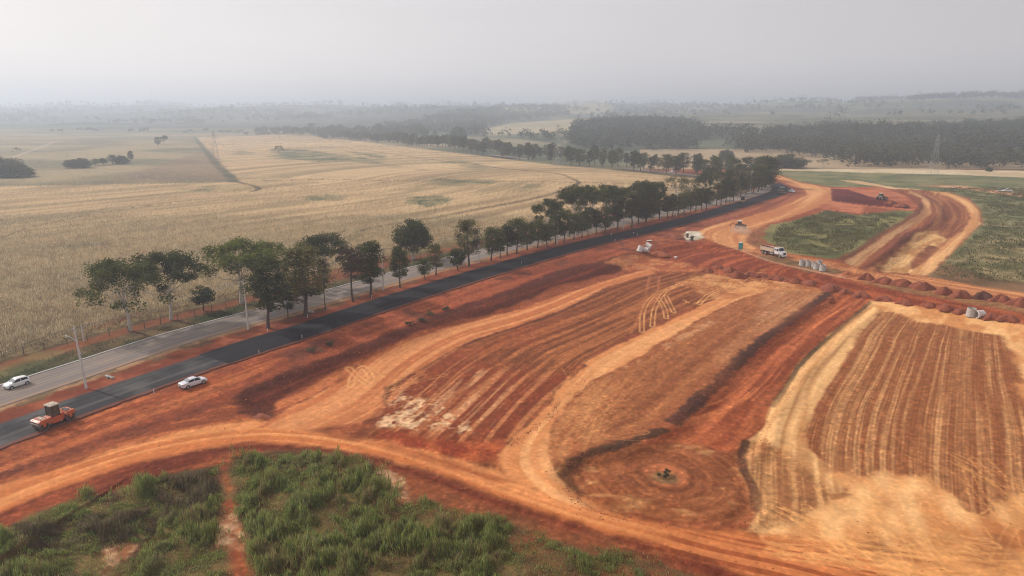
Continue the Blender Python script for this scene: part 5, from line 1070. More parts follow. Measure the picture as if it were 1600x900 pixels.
# ------------------------------------------------------------------ pipes, mounds, small things
def ring(p, rz, tilt, label, R_=.88, L=2.0, mat=None, group=None, bell=True):
    r = empty("concrete_pipe", p, rz, tilt=tilt); n = 24; prof = [(R_ * (1.10 if bell else 1), 0), (R_ * (1.10 if bell else 1), L * .10), (R_, L * .16), (R_, L), (R_ * .86, L), (R_ * .86, 0)]
    V = []; Fs = []
    for rr2, z in prof:
        for k in range(n): th = 2 * math.pi * k / n; V.append((rr2 * math.cos(th), rr2 * math.sin(th), z))
    m_ = len(prof)
    for i in range(m_):
        for k in range(n): Fs.append((i * n + k, i * n + (k + 1) % n, ((i + 1) % m_) * n + (k + 1) % n, ((i + 1) % m_) * n + k))
    mb = MB(); mb.add(V, Fs); mb.build("pipe_wall", mat or M_CONC, r, smooth=True); return tag(r, label, "concrete pipe", group)
g5 = "concrete pipes stood upright beside the haul road"
for u, v, R_, lb in [(1253, 414.5, .85, "leftmost upright concrete pipe of the line beyond the dump truck"), (1262.5, 415.8, .80, "second upright concrete pipe from the left in the line beyond the dump truck"), (1270.5, 417.5, .5, "narrow concrete pipe squeezed in the middle of the upright line"),
                     (1275.5, 420.5, .88, "fourth upright concrete pipe of the line, just right of the narrow one"), (1285, 423, .88, "rightmost upright concrete pipe of the line beyond the dump truck"), (1280, 415.5, .8, "upright pipe mostly hidden behind the two rightmost pipes")]:
    ring(P(u, v), 0, (0, 0), lb, R_, 1.75, group=g5)
ring(P(1516, 494), 0, (math.radians(2), math.radians(2)), "stained concrete pipe standing upright on the sand near the right edge", .95, 2.0, group="two pipes on the sand at the right")
ring(P(1523.5, 497) + Vector((0, 0, .92)), .2, (0, math.radians(90)), "clean white concrete pipe lying on its side next to the stained upright one", .92, 1.9, M_PALECONC, group="two pipes on the sand at the right")
ring(P(998.5, 393.5) + Vector((0, 0, .1)), 0, (math.radians(-6), math.radians(20)), "left pale concrete pipe of the jumble of three, standing tilted", .88, 2.1, M_PALECONC, "jumble of three pale pipes below the asphalt")
ring(P(1004.5, 393.5) + Vector((0, 0, .8)), math.radians(-32), (0, math.radians(88)), "middle pale pipe of the jumble of three, lying with its dark mouth showing", .80, 2.1, M_PALECONC, "jumble of three pale pipes below the asphalt")
ring(P(1017, 389.5) + Vector((0, 0, .75)), math.radians(150), (0, math.radians(65)), "right pale pipe of the jumble of three, tipped upwards", .82, 2.1, M_PALECONC, "jumble of three pale pipes below the asphalt")
mb = MB(); mb.box((0, 0, .06), (2.0, 1.1, .14), rz=.3); o = mb.build("concrete_slab", M_PALECONC, bevel=.02); o.location = P(1015, 377, .25); tag(o, "small pale slab lying on the red dirt above the three jumbled pipes", "slab")
mb = MB(); mb.tube([(0, 0, 0), (0, 0, .5), (0, 0, .62)], [.55, .52, .3], 14); o = mb.build("tub", M_PALECONC, smooth=True); o.location = P(1056, 403, -.05); tag(o, "small round white tub alone in the red dirt below the washout patch", "tub")
M_DRUM = plain("dark_drum", (.06, .055, .045), .6, dirt=.4)
mb = MB(); mb.tube([(0, 0, 0), (0, 0, 1.5)], [.42, .42], 14); mb.tube([(0, 0, .5), (0, 0, .56)], [.45, .45], 14); mb.tube([(0, 0, 1.0), (0, 0, 1.06)], [.45, .45], 14); o = mb.build("drum", M_DRUM, smooth=True); o.location = P(1074, 371); tag(o, "dark upright drum on the pale concrete washout patch", "drum")
r = empty("concrete_mixer", P(1080, 375.5), .3); mb = MB(); mb.tube([(0, 0, .5), (.1, 0, .9), (.5, 0, 1.3), (.75, 0, 1.5)], [.35, .7, .6, .3], 12); mb.build("mixing_drum", M_DRUM, r, smooth=True); mb = MB(); mb.box((0, 0, .3), (1.3, .9, .1)); mb.box((-.6, 0, .15), (.08, .8, .5)); mb.box((.6, 0, .15), (.08, .8, .5)); mb.build("frame", M_DRUM, r); tag(r, "small dark concrete mixer at the lower edge of the washout patch", "mixer")
mb = MB(); mb.box((0, 0, .1), (1.7, .4, .2), rz=-.1); o = mb.build("white_board", M_STAKE, bevel=.02); o.location = P(1076, 377.3, .02); tag(o, "white board lying in front of the small dark mixer", "board")
mb = MB(); mb.box((0, 0, .12), (1.9, .3, .16), rz=-.1); o = mb.build("white_beam", M_STAKE, bevel=.02); o.location = P(1084, 369.5, .02); tag(o, "white beam lying in the middle of the pale washout patch", "beam")
for (u, v, w, hgt, lb) in [(173, 591, 1.1, .5, "broken kerb rubble heap between the roads right of the nearest utility pole"), (486, 488, .5, .9, "pale broken slab propped up beside the wide-crowned median tree"), (770, 0, 0, 0, None)]:
    if lb is None: continue
    rs = random.Random(int(u)); mb = MB()
    for k in range(7): mb.box((rs.uniform(-w, w), rs.uniform(-w, w) * .6, hgt * .3 * rs.random() + .1), (rs.uniform(.3, .9), rs.uniform(.2, .5), rs.uniform(.12, .35)), rz=rs.random() * 3, rx=rs.uniform(-.6, .6))
    o = mb.build("rubble", M_CONC, bevel=.03); o.location = P(u, v); tag(o, lb, "rubble")
M_SOIL = plain("red_soil", tuple(c(134, 70, 46)), .95, dirt=.6, dscale=1.6, bump=1.0, dcol=tuple(c(178, 98, 62)))
M_SOILD = plain("dark_soil", tuple(c(96, 56, 44)), .95, dirt=.6, dscale=1.6, bump=1.0, dcol=tuple(c(122, 70, 50)))
M_SOILB = plain("brown_soil", tuple(c(160, 86, 50)), .95, dirt=.6, dscale=1.6, bump=1.0, dcol=tuple(c(190, 120, 72)))
def mound(u, v, wpx, hgt, label, seed, mat, group, stretch=1.5):
    p = P(u, v); d = p.y * CT + (H - p.z) * ST; R_ = wpx * d / F / 2; n = 40; V = []; Fs = []
    for i in range(14):
        f = i / 13
        for k in range(n):
            th = 2 * math.pi * k / n; rr2 = R_ * f; x_ = rr2 * math.cos(th); y_ = rr2 * math.sin(th) / stretch
            nz = float(fbm(np.array([x_ / 1.1 + seed * 7]), np.array([y_ / 1.1]), 4, seed)[0]) - .5; ed = 1 + .18 * math.sin(th * 3 + seed) + .1 * math.sin(th * 5 + seed * 2)
            z = hgt * (1 - f ** 2.0) ** 1.15 + nz * .55 * (1 - f ** 3) * hgt - (.25 if i == 13 else 0); V.append((x_ * ed, y_ * ed, z))
    for i in range(13):
        for k in range(n): Fs.append((i * n + k, i * n + (k + 1) % n, (i + 1) * n + (k + 1) % n, (i + 1) * n + k))
    o = mesh_np("soil_mound", V, Fs, mat, smooth=True); o.location = p; o.rotation_euler[2] = -.35; return tag(o, label, "soil mound", group)
gm = "soil heaps tipped in a row beside the haul road"
for i, (u, v, w, hh, mt, lb) in enumerate([(1326, 429, 26, 1.0, M_SOILB, "low light brown heap at the left end of the tipped row, next to the pipes"), (1354, 436.5, 27, 1.75, M_SOIL, "first tall red heap of the tipped row, counting from the pipes"), (1381, 442, 33, 1.8, M_SOIL, "second tall red heap of the tipped row, counting from the pipes"), (1410, 446, 33, 1.8, M_SOIL, "third tall red heap of the tipped row, counting from the pipes"),
        (1440, 451, 36, 1.9, M_SOIL, "wide red heap in the middle of the tipped row"), (1474, 459, 29, 1.9, M_SOIL, "rounded red heap after the wide one in the tipped row"), (1500, 464, 32, 1.8, M_SOIL, "red heap just before the dark brown one in the tipped row"), (1536, 467, 33, 2.1, M_SOILD, "dark brown heap, the only dark one of the tipped row"),
        (1564, 471, 33, 1.8, M_SOIL, "red heap just right of the dark brown one"), (1594, 477, 36, 1.9, M_SOIL, "red heap at the right edge of the picture")]):
    mound(u, v, w, hh, lb, i + 3, mt, gm)
gm = "loose red soil lumps along the foot of the cut bank"
for i, (u, v, w, hh) in enumerate([(1106, 425, 20, 1.2), (1122, 419, 18, 1.0), (1140, 424, 24, 1.5), (1152, 433, 26, 1.8), (1170, 431, 22, 1.3), (1190, 433, 24, 1.4), (1214, 437, 28, 1.6), (1240, 441, 26, 1.3), (1266, 444, 26, 1.3), (1298, 452, 34, 1.7), (1322, 457, 22, 1.1), (1346, 462, 26, 1.2), (1382, 468, 26, 1.0), (1415, 474, 24, .8), (1452, 478, 22, .9), (1478, 483, 24, 1.1), (1500, 488, 22, 1.0), (1548, 497, 26, 1.2), (1575, 499, 30, 1.3)]):
    mound(u, v, w * 1.05, hh * .95, ["red soil lump along the left part of the red cut bank, near the washout", "red soil lump in the middle of the red cut bank, above the dark berm", "red soil lump along the right part of the red cut bank, near the two pipes"][0 if u < 1230 else 1 if u < 1400 else 2], i + 30, M_SOIL, gm, 1.3)
for i, (u, v, w, hh, lb) in enumerate([(1030, 398, 34, 1.2, "low trampled brown mound just right of the three jumbled pipes"), (1053, 371, 38, 1.3, "broad red mound left of the concrete washout patch"), (1392, 318, 16, 1.6, "red earth pile in front of the wheel loader on the spoil field"), (1408, 322, 22, 1.3, "dark red earth pile at the right tip of the spoil field"), (410, 652, 34, .5, "low clod heap closing the dug trench below the sedan")]):
    mound(u, v, w, hh, lb, i + 60, M_SOILB if i == 0 else M_SOIL, None)

# ------------------------------------------------------------------ vehicles
M_WHITE = plain("white_paint", (.78, .78, .78), .28, dirt=.12, coat=.6); M_SILVER = plain("silver_white_paint", (.66, .67, .70), .25, dirt=.16, coat=.6)
M_GLASS = plain("dark_glass", (.012, .014, .018), .06, dirt=.05); M_GLASS.node_tree.nodes["Principled BSDF"].inputs["Specular IOR Level"].default_value = .2
M_SCREEN = plain("bright_glass", (.22, .25, .28), .08, dirt=.1)
M_TYRE = plain("tyre", (.022, .021, .020), .9, dirt=.5); M_RIM = plain("rim", (.42, .42, .42), .4, .5, dirt=.3); M_BLACK = plain("black_trim", (.02, .02, .02), .6, dirt=.3)
M_RED = plain("red_lens", (.35, .02, .02), .3, dirt=.05); M_LAMP = plain("clear_lens", (.75, .75, .72), .15, dirt=.05)
M_ORANGE = plain("orange_paint", (.55, .13, .045), .45, dirt=.35, coat=.2); M_BEIGE = plain("beige_roof", (.52, .43, .33), .6, dirt=.4); M_STEEL = plain("drum_steel", (.20, .18, .165), .45, .6, dirt=.5)
M_YEL = plain("dull_yellow_paint", (.42, .30, .14), .5, dirt=.4); M_TEAL = plain("teal_plastic", (.02, .27, .27), .5, dirt=.15); M_CABGL = plain("dusty_cab_glass", (.075, .065, .045), .15, dirt=.5, dcol=(.17, .13, .085)); M_RUST = plain("rusty_brown_paint", (.10, .05, .035), .7, dirt=.4)
def wheel(parent, x, y, R_, w, sgn, steel=False):
    mb = MB(); mb.lathe_y((x, y, R_), [(-w / 2, R_ * .80), (-w / 2, R_ * .94), (-w * .3, R_), (w * .3, R_), (w / 2, R_ * .94), (w / 2, R_ * .80)], 22); t = mb.build("wheel", M_TYRE, parent, smooth=True)
    mb = MB(); mb.lathe_y((x, y + sgn * w * .5, R_), [(-.02, R_ * .66), (.012, R_ * .64), (.02, R_ * .3), (.03, R_ * .12)] if sgn > 0 else [(-.03, R_ * .12), (-.02, R_ * .3), (-.012, R_ * .64), (.02, R_ * .66)], 18); mb.build("rim", M_RIM, t, smooth=True)
def car(loc, rz, st, paint, label, wr=.31, wx=(-1.35, 1.38), side=(-1.1, .95), bp=-.1, ws=(.5, 1.15), rw=(-1.35, -.72), frontglass=None, name="parked_car"):
    root = empty(name, loc, rz); S = np.array(st); S = smooth_line(S, 4); X = S[:, 0]
    def itp(x, j): return float(np.interp(x, X, S[:, j]))
    V = []; nr_ = 0
    for x, zb, zt_b, zt, w, wrf in S:
        half = [(w * .80, zb), (w * .96, zb + .10), (w, (zb + zt_b) / 2), (w * .985, zt_b * .75 + zb * .25 + .02), (w * .95, zt_b), (wrf + (w * .95 - wrf) * .12, zt_b + (zt - zt_b) * .86), (wrf * .93, zt - .012), (wrf * .5, zt + .012)]
        rg_ = [(-y, z) for y, z in half] + [(0, zt + .02)] + [(y, z) for y, z in half[::-1]]; nr_ = len(rg_); V += [(x, y, z) for y, z in rg_]
    Fs = [(i * nr_ + k, i * nr_ + (k + 1) % nr_, (i + 1) * nr_ + (k + 1) % nr_, (i + 1) * nr_ + k) for i in range(len(S) - 1) for k in range(nr_)]
    Fs += [tuple(range(nr_)), tuple((len(S) - 1) * nr_ + k for k in range(nr_))]
    mb = MB(); mb.add(V, Fs); mb.build("body", paint, root, smooth=True)
    def sidept(x, f, sg, off=.012):
        w, wf, zb, zt = itp(x, 4), itp(x, 5), itp(x, 2), itp(x, 3); y0, z0 = w * .95, zb; y1, z1 = wf + (w * .95 - wf) * .12, zb + (zt - zb) * .86
        return (x, sg * (y0 + (y1 - y0) * f + off), z0 + (z1 - z0) * f + .005)
    for sg in (-1, 1):
        for a, b, in ((side[0], bp - .04), (bp + .04, side[1])):
            xs = np.linspace(a, b, 8); V = []; 
            for x in xs: V += [sidept(x, .12, sg), sidept(x, .93, sg)]
            mb = MB(); mb.add(V, [(2 * i, 2 * i + 1, 2 * i + 3, 2 * i + 2) for i in range(7)]); mb.build("side_window", M_GLASS, root)
        for wx_ in wx:
            mb = MB(); cx_, cz_ = wx_, wr; yy_ = itp(wx_, 4) * .99
            mb.lathe_y((cx_, sg * (yy_ - .05), cz_), [(-.06, wr * 1.2), (.062, wr * 1.2)], 22); mb.build("wheel_arch", M_BLACK, root, smooth=True); wheel(root, wx_, sg * (yy_ - .07), wr, .21, sg)
        mb = MB(); mb.box((side[1] - .05, sg * (itp(side[1], 4) + .08), itp(side[1], 2) + .08), (.12, .2, .12)); mb.build("mirror", paint, root, bevel=.03)
        for xe, mt, nm in ((X[-1] - .16, M_LAMP, "headlight"), (X[0] + .12, M_RED, "tail_light")):
            w = itp(xe, 4); mb = MB(); mb.box((xe, sg * w * .80, itp(xe, 2) * .93), (.22, w * .36, .14), rz=-sg * (.5 if xe > 0 else -.5)); mb.build(nm, mt, root, bevel=.03)
    for (a, b), mt, nm in ((ws, frontglass or M_GLASS, "windscreen"), (rw, frontglass or M_GLASS, "rear_window")):
        V = []
        for x in np.linspace(a, b, 6):
            w = itp(x, 5) * .92; z = itp(x, 3)
            for f in (-1, -.5, 0, .5, 1): V.append((x, f * w, z + .02 + .012 * (1 - abs(f)) + .008))
        mb = MB(); mb.add(V, [(i * 5 + k, i * 5 + k + 1, (i + 1) * 5 + k + 1, (i + 1) * 5 + k) for i in range(5) for k in range(4)]); mb.build(nm, mt, root, smooth=True)
    xr, xf = X[0], X[-1]; mb = MB(); mb.box((xf - .01, 0, itp(xf, 1) + .12), (.06, itp(xf, 4) * 1.2, .12)); mb.build("grille", M_BLACK, root); mb = MB(); mb.box((xr - .015, 0, itp(xr, 1) + .22), (.03, .42, .12)); mb.build("number_plate", M_STEEL, root)
    mb = MB(); mb.box((xr - .0, 0, itp(xr, 1) + .03), (.06, itp(xr, 4) * 1.4, .08)); mb.build("bumper_trim", M_BLACK, root)
    return tag(root, label, "car")
SED = [(-2.25, .38, .78, .84, .70, .60), (-2.17, .28, .95, 1.0, .80, .68), (-1.80, .22, .98, 1.06, .86, .68), (-1.40, .20, .98, 1.13, .87, .62), (-.70, .20, .97, 1.40, .875, .57), (0, .20, .95, 1.46, .875, .58), (.45, .20, .93, 1.42, .875, .58), (1.2, .20, .90, 1.0, .87, .68), (1.7, .20, .84, .93, .86, .68), (2.08, .24, .70, .80, .80, .62), (2.24, .34, .58, .66, .68, .5)]
HAT = [(-1.88, .38, .80, .95, .68, .56), (-1.80, .26, .95, 1.18, .79, .60), (-1.55, .20, .97, 1.38, .83, .58), (-1.1, .18, .97, 1.48, .835, .58), (-.3, .18, .95, 1.53, .84, .60), (.25, .18, .93, 1.46, .84, .60), (1.0, .20, .92, 1.04, .835, .66), (1.45, .20, .84, .95, .82, .64), (1.75, .24, .70, .80, .76, .58), (1.88, .34, .56, .64, .66, .48)]
p = P(303, 607); q = NEW_C; a = near_dir(NEW_C, p) - .10
car(P(302, 602), a, SED, M_SILVER, "silver white sedan parked on the red dirt at the edge of the dark asphalt", frontglass=M_SCREEN)
car(P(27, 604) + Vector((0, 0, .06)), near_dir(OLD_C, P(27, 604)) + math.pi, HAT, M_WHITE, "white hatchback driving towards the camera on the old grey road at the left edge", wr=.30, wx=(-1.2, 1.22), side=(-1.45, .78), bp=-.35, ws=(.32, .95), rw=(-1.80, -1.50), frontglass=M_SCREEN, name="driving_car")
fc = P(1050, 269); car(fc + Vector((0, 0, .05)), near_dir(OLD_C[160:], fc), SED, M_WHITE, "tiny white car on the far stretch of the old road by the avenue", name="driving_car")

def roller(loc, rz, label, body, roofm, glass, s=1.0, cat="road roller"):
    r = empty("road_roller", loc, rz); r.scale = (s, s, s)
    for sx in (-1, 1):
        x = sx * 1.72
        mb = MB(); mb.lathe_y((x, 0, .62), [(-.86, .50), (-.86, .62), (.86, .62), (.86, .50)], 30); d = mb.build("drum", M_STEEL, r, smooth=True)
        mb = MB(); mb.lathe_y((x, 0, .62), [(-.875, .2), (-.87, .48), (.87, .48), (.875, .2)], 20); mb.build("drum_hub", M_BLACK, d)
        mb = MB()
        for sy in (-1, 1): mb.prism([(x - .66, 1.08), (x - .22, .98), (x - .16, .55), (x + .16, .55), (x + .22, .98), (x + .66, 1.08), (x + .66, 1.28), (x - .66, 1.28)], sy * .90 - .055, sy * .90 + .055)
        mb.prism([(x - .70 if sx < 0 else x - .62, 1.24), (x + .70 if sx > 0 else x + .62, 1.24), (x + (.78 if sx > 0 else .5), 1.34), (x + .45, 1.52 if sx < 0 else 1.5), (x - .45, 1.5), (x - (.78 if sx < 0 else .5), 1.34)], -.93, .93)
        mb.build("yoke", body, r, bevel=.03)
        mb = MB(); mb.box((x - .05 * sx, 0, 1.535), (.5, 1.2, .05)); mb.box((x + .78 * sx, 0, 1.05), (.06, 1.7, .1)); mb.build("grille", M_BEIGE if sx < 0 else M_BLACK, r)
        mb = MB()
        for sy in (-1, 1): mb.tube([(x - .35, sy * .8, 1.5), (x - .35, sy * .8, 1.78), (x + .3, sy * .8, 1.78), (x + .3, sy * .8, 1.5)], .022, 5)
        mb.tube([(x - .35, -.8, 1.78), (x - .35, .8, 1.78)], .022, 5); mb.build("handrail", M_BLACK, r)
    mb = MB(); mb.prism([(-1.0, .55), (1.0, .55), (1.12, .8), (1.1, 1.42), (.55, 1.55), (-.6, 1.42), (-1.1, 1.36), (-1.12, .8)], -.60, .60); mb.box((.1, 0, .62), (1.3, 1.55, .35)); mb.build("chassis", body, r, bevel=.04)
    mb = MB()
    for sx_, sy in ((-1, -1), (-1, 1), (1, -1), (1, 1)): mb.tube([(.0 + sx_ * .52, sy * .68, 1.30), (.0 + sx_ * .46, sy * .62, 2.86)], .045, 6)
    mb.tube([(-.5, -.66, 2.0), (.5, -.66, 2.0)], .03, 5); mb.tube([(-.5, .66, 2.0), (.5, .66, 2.0)], .03, 5); cb = mb.build("cab_frame", M_BLACK, r)
    mb = MB(); mb.box((0, 0, 2.08), (1.0, 1.28, 1.5), taper=(.9, .92)); mb.build("cab_glass", glass, cb)
    mb = MB(); mb.box((0, 0, 2.93), (1.35, 1.6, .14), taper=(.86, .88)); mb.box((0, 0, 3.02), (.8, .95, .06), taper=(.8, .8)); mb.build("roof", roofm, r, bevel=.05)
    mb = MB(); mb.tube([(.85, .5, 1.5), (.85, .5, 2.2)], [.05, .045], 6); mb.build("exhaust", M_BLACK, r)
    for sy in (-1, 1): mb = MB(); mb.box((-2.32, sy * .6, 1.42), (.08, .16, .12)); mb.build("headlight", M_LAMP, r)
    return tag(r, label, cat)
pr_ = P(86, 664); roller(pr_ + Vector((0, 0, .13)), near_dir(NEW_C, pr_) + .02, "orange tandem road roller with a beige cab roof on the dusty asphalt, lower left", M_ORANGE, M_BEIGE, M_CABGL, 1.1)
pr_ = P(1160, 318); roller(pr_ + Vector((0, 0, .13)), near_dir(NEW_C, pr_) + .05, "dull yellow roller with a dark canopy on the fresh asphalt near the bend", M_YEL, M_RUST, M_BLACK, 1.15)

def dump_truck(loc, rz, label, bedc=True):
    r = empty("dump_truck", loc, rz)
    mb = MB(); mb.box((-.3, -.42, .95), (8.2, .14, .28)); mb.box((-.3, .42, .95), (8.2, .14, .28)); mb.box((-.5, 0, .8), (1.2, 2.1, .5)); mb.box((-4.4, 0, .8), (.12, 2.2, .3)); mb.build("chassis", M_RUST, r)
    mb = MB(); mb.prism([(3.15, .75), (4.55, .75), (4.62, 1.15), (4.45, 1.85), (3.4, 2.0), (3.15, 2.0)], -1.0, 1.0); mb.build("bonnet", M_WHITE, r, bevel=.08)
    mb = MB(); mb.prism([(1.35, .95), (3.2, .95), (3.35, 2.0), (2.95, 2.92), (2.7, 3.0), (1.5, 3.0), (1.35, 2.9)], -1.18, 1.18); cabo = mb.build("cab", M_WHITE, r, bevel=.07)
    mb = MB(); mb.box((2.1, 0, 3.04), (1.2, 1.9, .07)); mb.build("roof_panel", M_BEIGE, cabo, bevel=.02)
    mb = MB(); mb.add([(3.37, -1.0, 2.06), (3.37, 1.0, 2.06), (2.98, .95, 2.88), (2.98, -.95, 2.88)], [(0, 1, 2, 3)]); mb.build("windscreen", M_GLASS, cabo)
    for sy in (-1, 1):
        mb = MB(); mb.prism([(2.25, 1.95), (3.1, 1.95), (2.85, 2.7), (2.25, 2.7)], sy * 1.185 - .008, sy * 1.185 + .008); mb.build("side_window", M_GLASS, cabo); mb = MB(); mb.box((1.75, sy * 1.185, 2.35), (.4, .016, .5)); mb.build("side_window", M_GLASS, cabo)
        mb = MB(); mb.tube([(3.1, sy * 1.2, 2.2), (3.25, sy * 1.5, 2.3), (3.25, sy * 1.5, 2.7)], .03, 5); mb.box((3.25, sy * 1.52, 2.5), (.06, .2, .45)); mb.build("mirror", M_BLACK, r)
        mb = MB(); mb.box((4.58, sy * .72, 1.05), (.08, .26, .2)); mb.build("headlight", M_LAMP, r)
        mb = MB(); mb.prism([(2.95, .75), (3.1, 1.2), (3.5, 1.42), (4.0, 1.35), (4.3, .95), (4.3, 1.2), (4.1, 1.55), (3.4, 1.62), (2.85, 1.2)], sy * 1.03 - .17, sy * 1.03 + .17); mb.build("mudguard", M_WHITE, r, bevel=.02)
        mb = MB(); mb.tube([(-.2, sy * .95, .75), (1.0, sy * .95, .75)], .32, 12); mb.build("fuel_tank", M_STEEL, r, smooth=True)
        for x in (3.62, -2.25, -3.55): wheel(r, x, sy * (.98 if x > 0 else .92), .52, .3 if x > 0 else .5, sy)
    mb = MB(); mb.box((4.62, 0, .62), (.18, 2.2, .3)); mb.build("bumper", M_WHITE, r, bevel=.03); mb = MB(); mb.box((4.6, 0, 1.3), (.06, 1.1, .6)); mb.build("grille", M_BLACK, r)
    M_B = plain("bed_paint", (.66, .52, .38), .6, dirt=.4)
    mb = MB()
    for sy in (-1, 1): mb.prism([(-4.5, 1.35), (.9, 1.35), (1.0, 2.5), (-4.6, 2.5)], sy * 1.2 - .05, sy * 1.2 + .05)
    mb.box((-1.8, 0, 1.35), (5.4, 2.4, .12)); mb.box((.98, 0, 2.0), (.1, 2.4, 1.5)); mb.box((-4.52, 0, 1.9), (.08, 2.4, 1.1)); bed = mb.build("tipper_body", M_B, r, bevel=.02)
    mb = MB()
    for sy in (-1, 1): mb.box((-1.8, sy * 1.27, 2.5), (5.6, .1, .1))
    for x in (-4.0, -3.1, -2.2, -1.3, -.4, .5):
        for sy in (-1, 1): mb.box((x, sy * 1.27, 1.92), (.09, .06, 1.1))
    mb.build("rib", M_B, bed)
    n = 18; V = []; 
    for i in range(n):
        for k in range(9):
            x = -4.4 + 5.3 * i / (n - 1); y = -1.12 + 2.24 * k / 8; V.append((x, y, 2.25 + .55 * math.sin(math.pi * k / 8) * (.35 + .65 * abs(math.cos(i * .5 + .4))) * (1 if i < 8 else .55) + .08 * math.sin(i * 2.1 + k)))
    tag(mesh_np("soil_load", V, [(i * 9 + k, i * 9 + k + 1, (i + 1) * 9 + k + 1, (i + 1) * 9 + k) for i in range(n - 1) for k in range(8)], M_SOILD, bed, smooth=True))
    return tag(r, label, "dump truck")
pt = P(1208, 399); dump_truck(pt, heading(1190, 394.5, 1226, 403), "white-cabbed dump truck with a beige tipper full of dark soil on the haul road")

def tractor(loc, rz, label, roofm, body, name="wheel_tractor", s=1.0, loader=True):
    r = empty(name, loc, rz); r.scale = (s, s, s)
    for sy in (-1, 1): wheel(r, -1.2, sy * 1.0, .85, .55, sy); wheel(r, 1.4, sy * .95, .68, .45, sy)
    mb = MB(); mb.prism([(-1.9, .8), (2.1, .75), (2.2, 1.5), (.7, 1.75), (-1.0, 1.7), (-1.9, 1.5)], -.45, .45); mb.build("chassis", body, r, bevel=.05)
    mb = MB()
    for x, y in ((-1.2, -.7), (-1.2, .7), (.3, -.7), (.3, .7)): mb.tube([(x, y, 1.5), (x * .9, y * .95, 2.95)], .05, 6)
    fr_ = mb.build("cab_frame", M_BLACK, r); mb = MB(); mb.box((-.45, 0, 2.2), (1.35, 1.3, 1.3), taper=(.92, .92)); mb.build("cab_glass", M_CABGL, fr_)
    mb = MB(); mb.box((-.45, 0, 3.02), (1.9, 1.7, .16), taper=(.9, .9)); mb.build("roof", roofm, r, bevel=.05)
    for sy in (-1, 1): mb = MB(); mb.prism([(-2.0, 1.5), (-1.7, 1.85), (-.8, 1.9), (-.4, 1.6), (-.8, 1.8), (-1.7, 1.75)], sy * 1.0 - .25, sy * 1.0 + .25); mb.build("mudguard", body, r)
    if loader:
        mb = MB()
        for sy in (-.6, .6): mb.tube([(.5, sy, 1.7), (2.0, sy, 1.5), (3.0, sy, .7)], .08, 5)
        mb.build("loader_arm", body, r); mb = MB(); mb.prism([(2.9, .25), (3.8, .2), (3.75, .3), (3.1, .4), (3.0, 1.1), (2.85, 1.1)], -1.15, 1.15); mb.build("bucket", M_STEEL, r)
    else:
        mb = MB(); mb.tube([(-1.9, 0, 1.2), (-3.0, 0, 2.3), (-3.9, 0, 1.4)], [.14, .12, .1], 6); mb.build("backhoe_arm", body, r); mb = MB(); mb.box((-4.0, 0, 1.1), (.5, .7, .5), taper=(.6, 1)); mb.build("bucket", M_STEEL, r)
    return tag(r, label, "tractor")
tractor(P(1377, 312.5), math.radians(25), "dark wheel loader with a pale canopy working on the red spoil field", M_BEIGE, M_STEEL, "wheel_loader", 1.1)
pd = P(1157, 357); tractor(pd, math.radians(-20), "white-roofed backhoe driving in its own dust on the orange haul road", M_WHITE, M_RUST, "backhoe", 1.0, False)
# paver and the truck feeding it
pp = P(1221, 302); ap = near_dir(NEW_C, pp) + .3; r = empty("asphalt_paver", pp + Vector((0, 0, .1)), ap)
mb = MB(); mb.box((0, 0, 1.1), (4.4, 2.4, .9)); mb.build("body", M_RUST, r, bevel=.06); mb = MB(); mb.prism([(2.2, .5), (3.8, .6), (3.9, 1.6), (2.2, 1.2)], -1.5, 1.5); mb.build("hopper", M_STEEL, r, bevel=.04); mb = MB(); mb.box((-2.8, 0, .55), (1.2, 4.6, .7)); mb.build("screed", M_STEEL, r, bevel=.04)
for sy in (-1, 1): mb = MB(); mb.prism([(-1.7, .1), (1.7, .1), (2.0, .45), (1.7, .8), (-1.7, .8), (-2.0, .45)], sy * 1.2 - .2, sy * 1.2 + .2); mb.build("crawler_track", M_TYRE, r, bevel=.05)
mb = MB()
for x, y in ((-1.6, -1), (-1.6, 1), (.6, -1), (.6, 1)): mb.tube([(x, y, 1.5), (x, y, 3.4)], .06, 6)
mb.build("canopy_post", M_BLACK, r); mb = MB(); mb.box((-.5, 0, 3.45), (3.4, 2.8, .12), taper=(.95, .95)); mb.build("canopy", plain("grey_green_canopy", (.30, .34, .30), .6, dirt=.3), r, bevel=.03); tag(r, "dark asphalt paver with a grey-green canopy at the end of the fresh asphalt", "paver")
VAN = [(-2.6, .5, 1.1, 1.2, .85, .8), (-2.5, .4, 1.2, 1.3, .9, .82), (-.9, .4, 1.2, 1.32, .92, .84), (-.7, .4, 1.2, 1.95, .92, .72), (0, .4, 1.2, 2.0, .92, .74), (.5, .4, 1.2, 1.9, .92, .74), (1.2, .4, 1.15, 1.3, .92, .74), (2.2, .42, 1.0, 1.15, .9, .7), (2.5, .5, .8, .9, .8, .6)]
car(P(1237, 301), near_dir(NEW_C, pp) + math.pi + .6, VAN, M_WHITE, "white pickup parked right behind the asphalt paver", wr=.38, wx=(-1.6, 1.6), side=(-.62, .95), bp=.15, ws=(.6, 1.15), rw=(-.9, -.72), name="pickup")
car(P(1573, 300), math.radians(170), VAN, M_WHITE, "white pickup on the pale dirt lane at the far right", wr=.38, wx=(-1.6, 1.6), side=(-.62, .95), bp=.15, ws=(.6, 1.15), rw=(-.9, -.72), name="pickup")
mb = MB(); mb.box((0, 0, .35), (2.8, .8, .5), rz=.1); o = mb.build("white_tank", M_WHITE, bevel=.12); o.location = P(1492, 294.5); tag(o, "small white tank in the grass right of the loop road's far end", "tank")
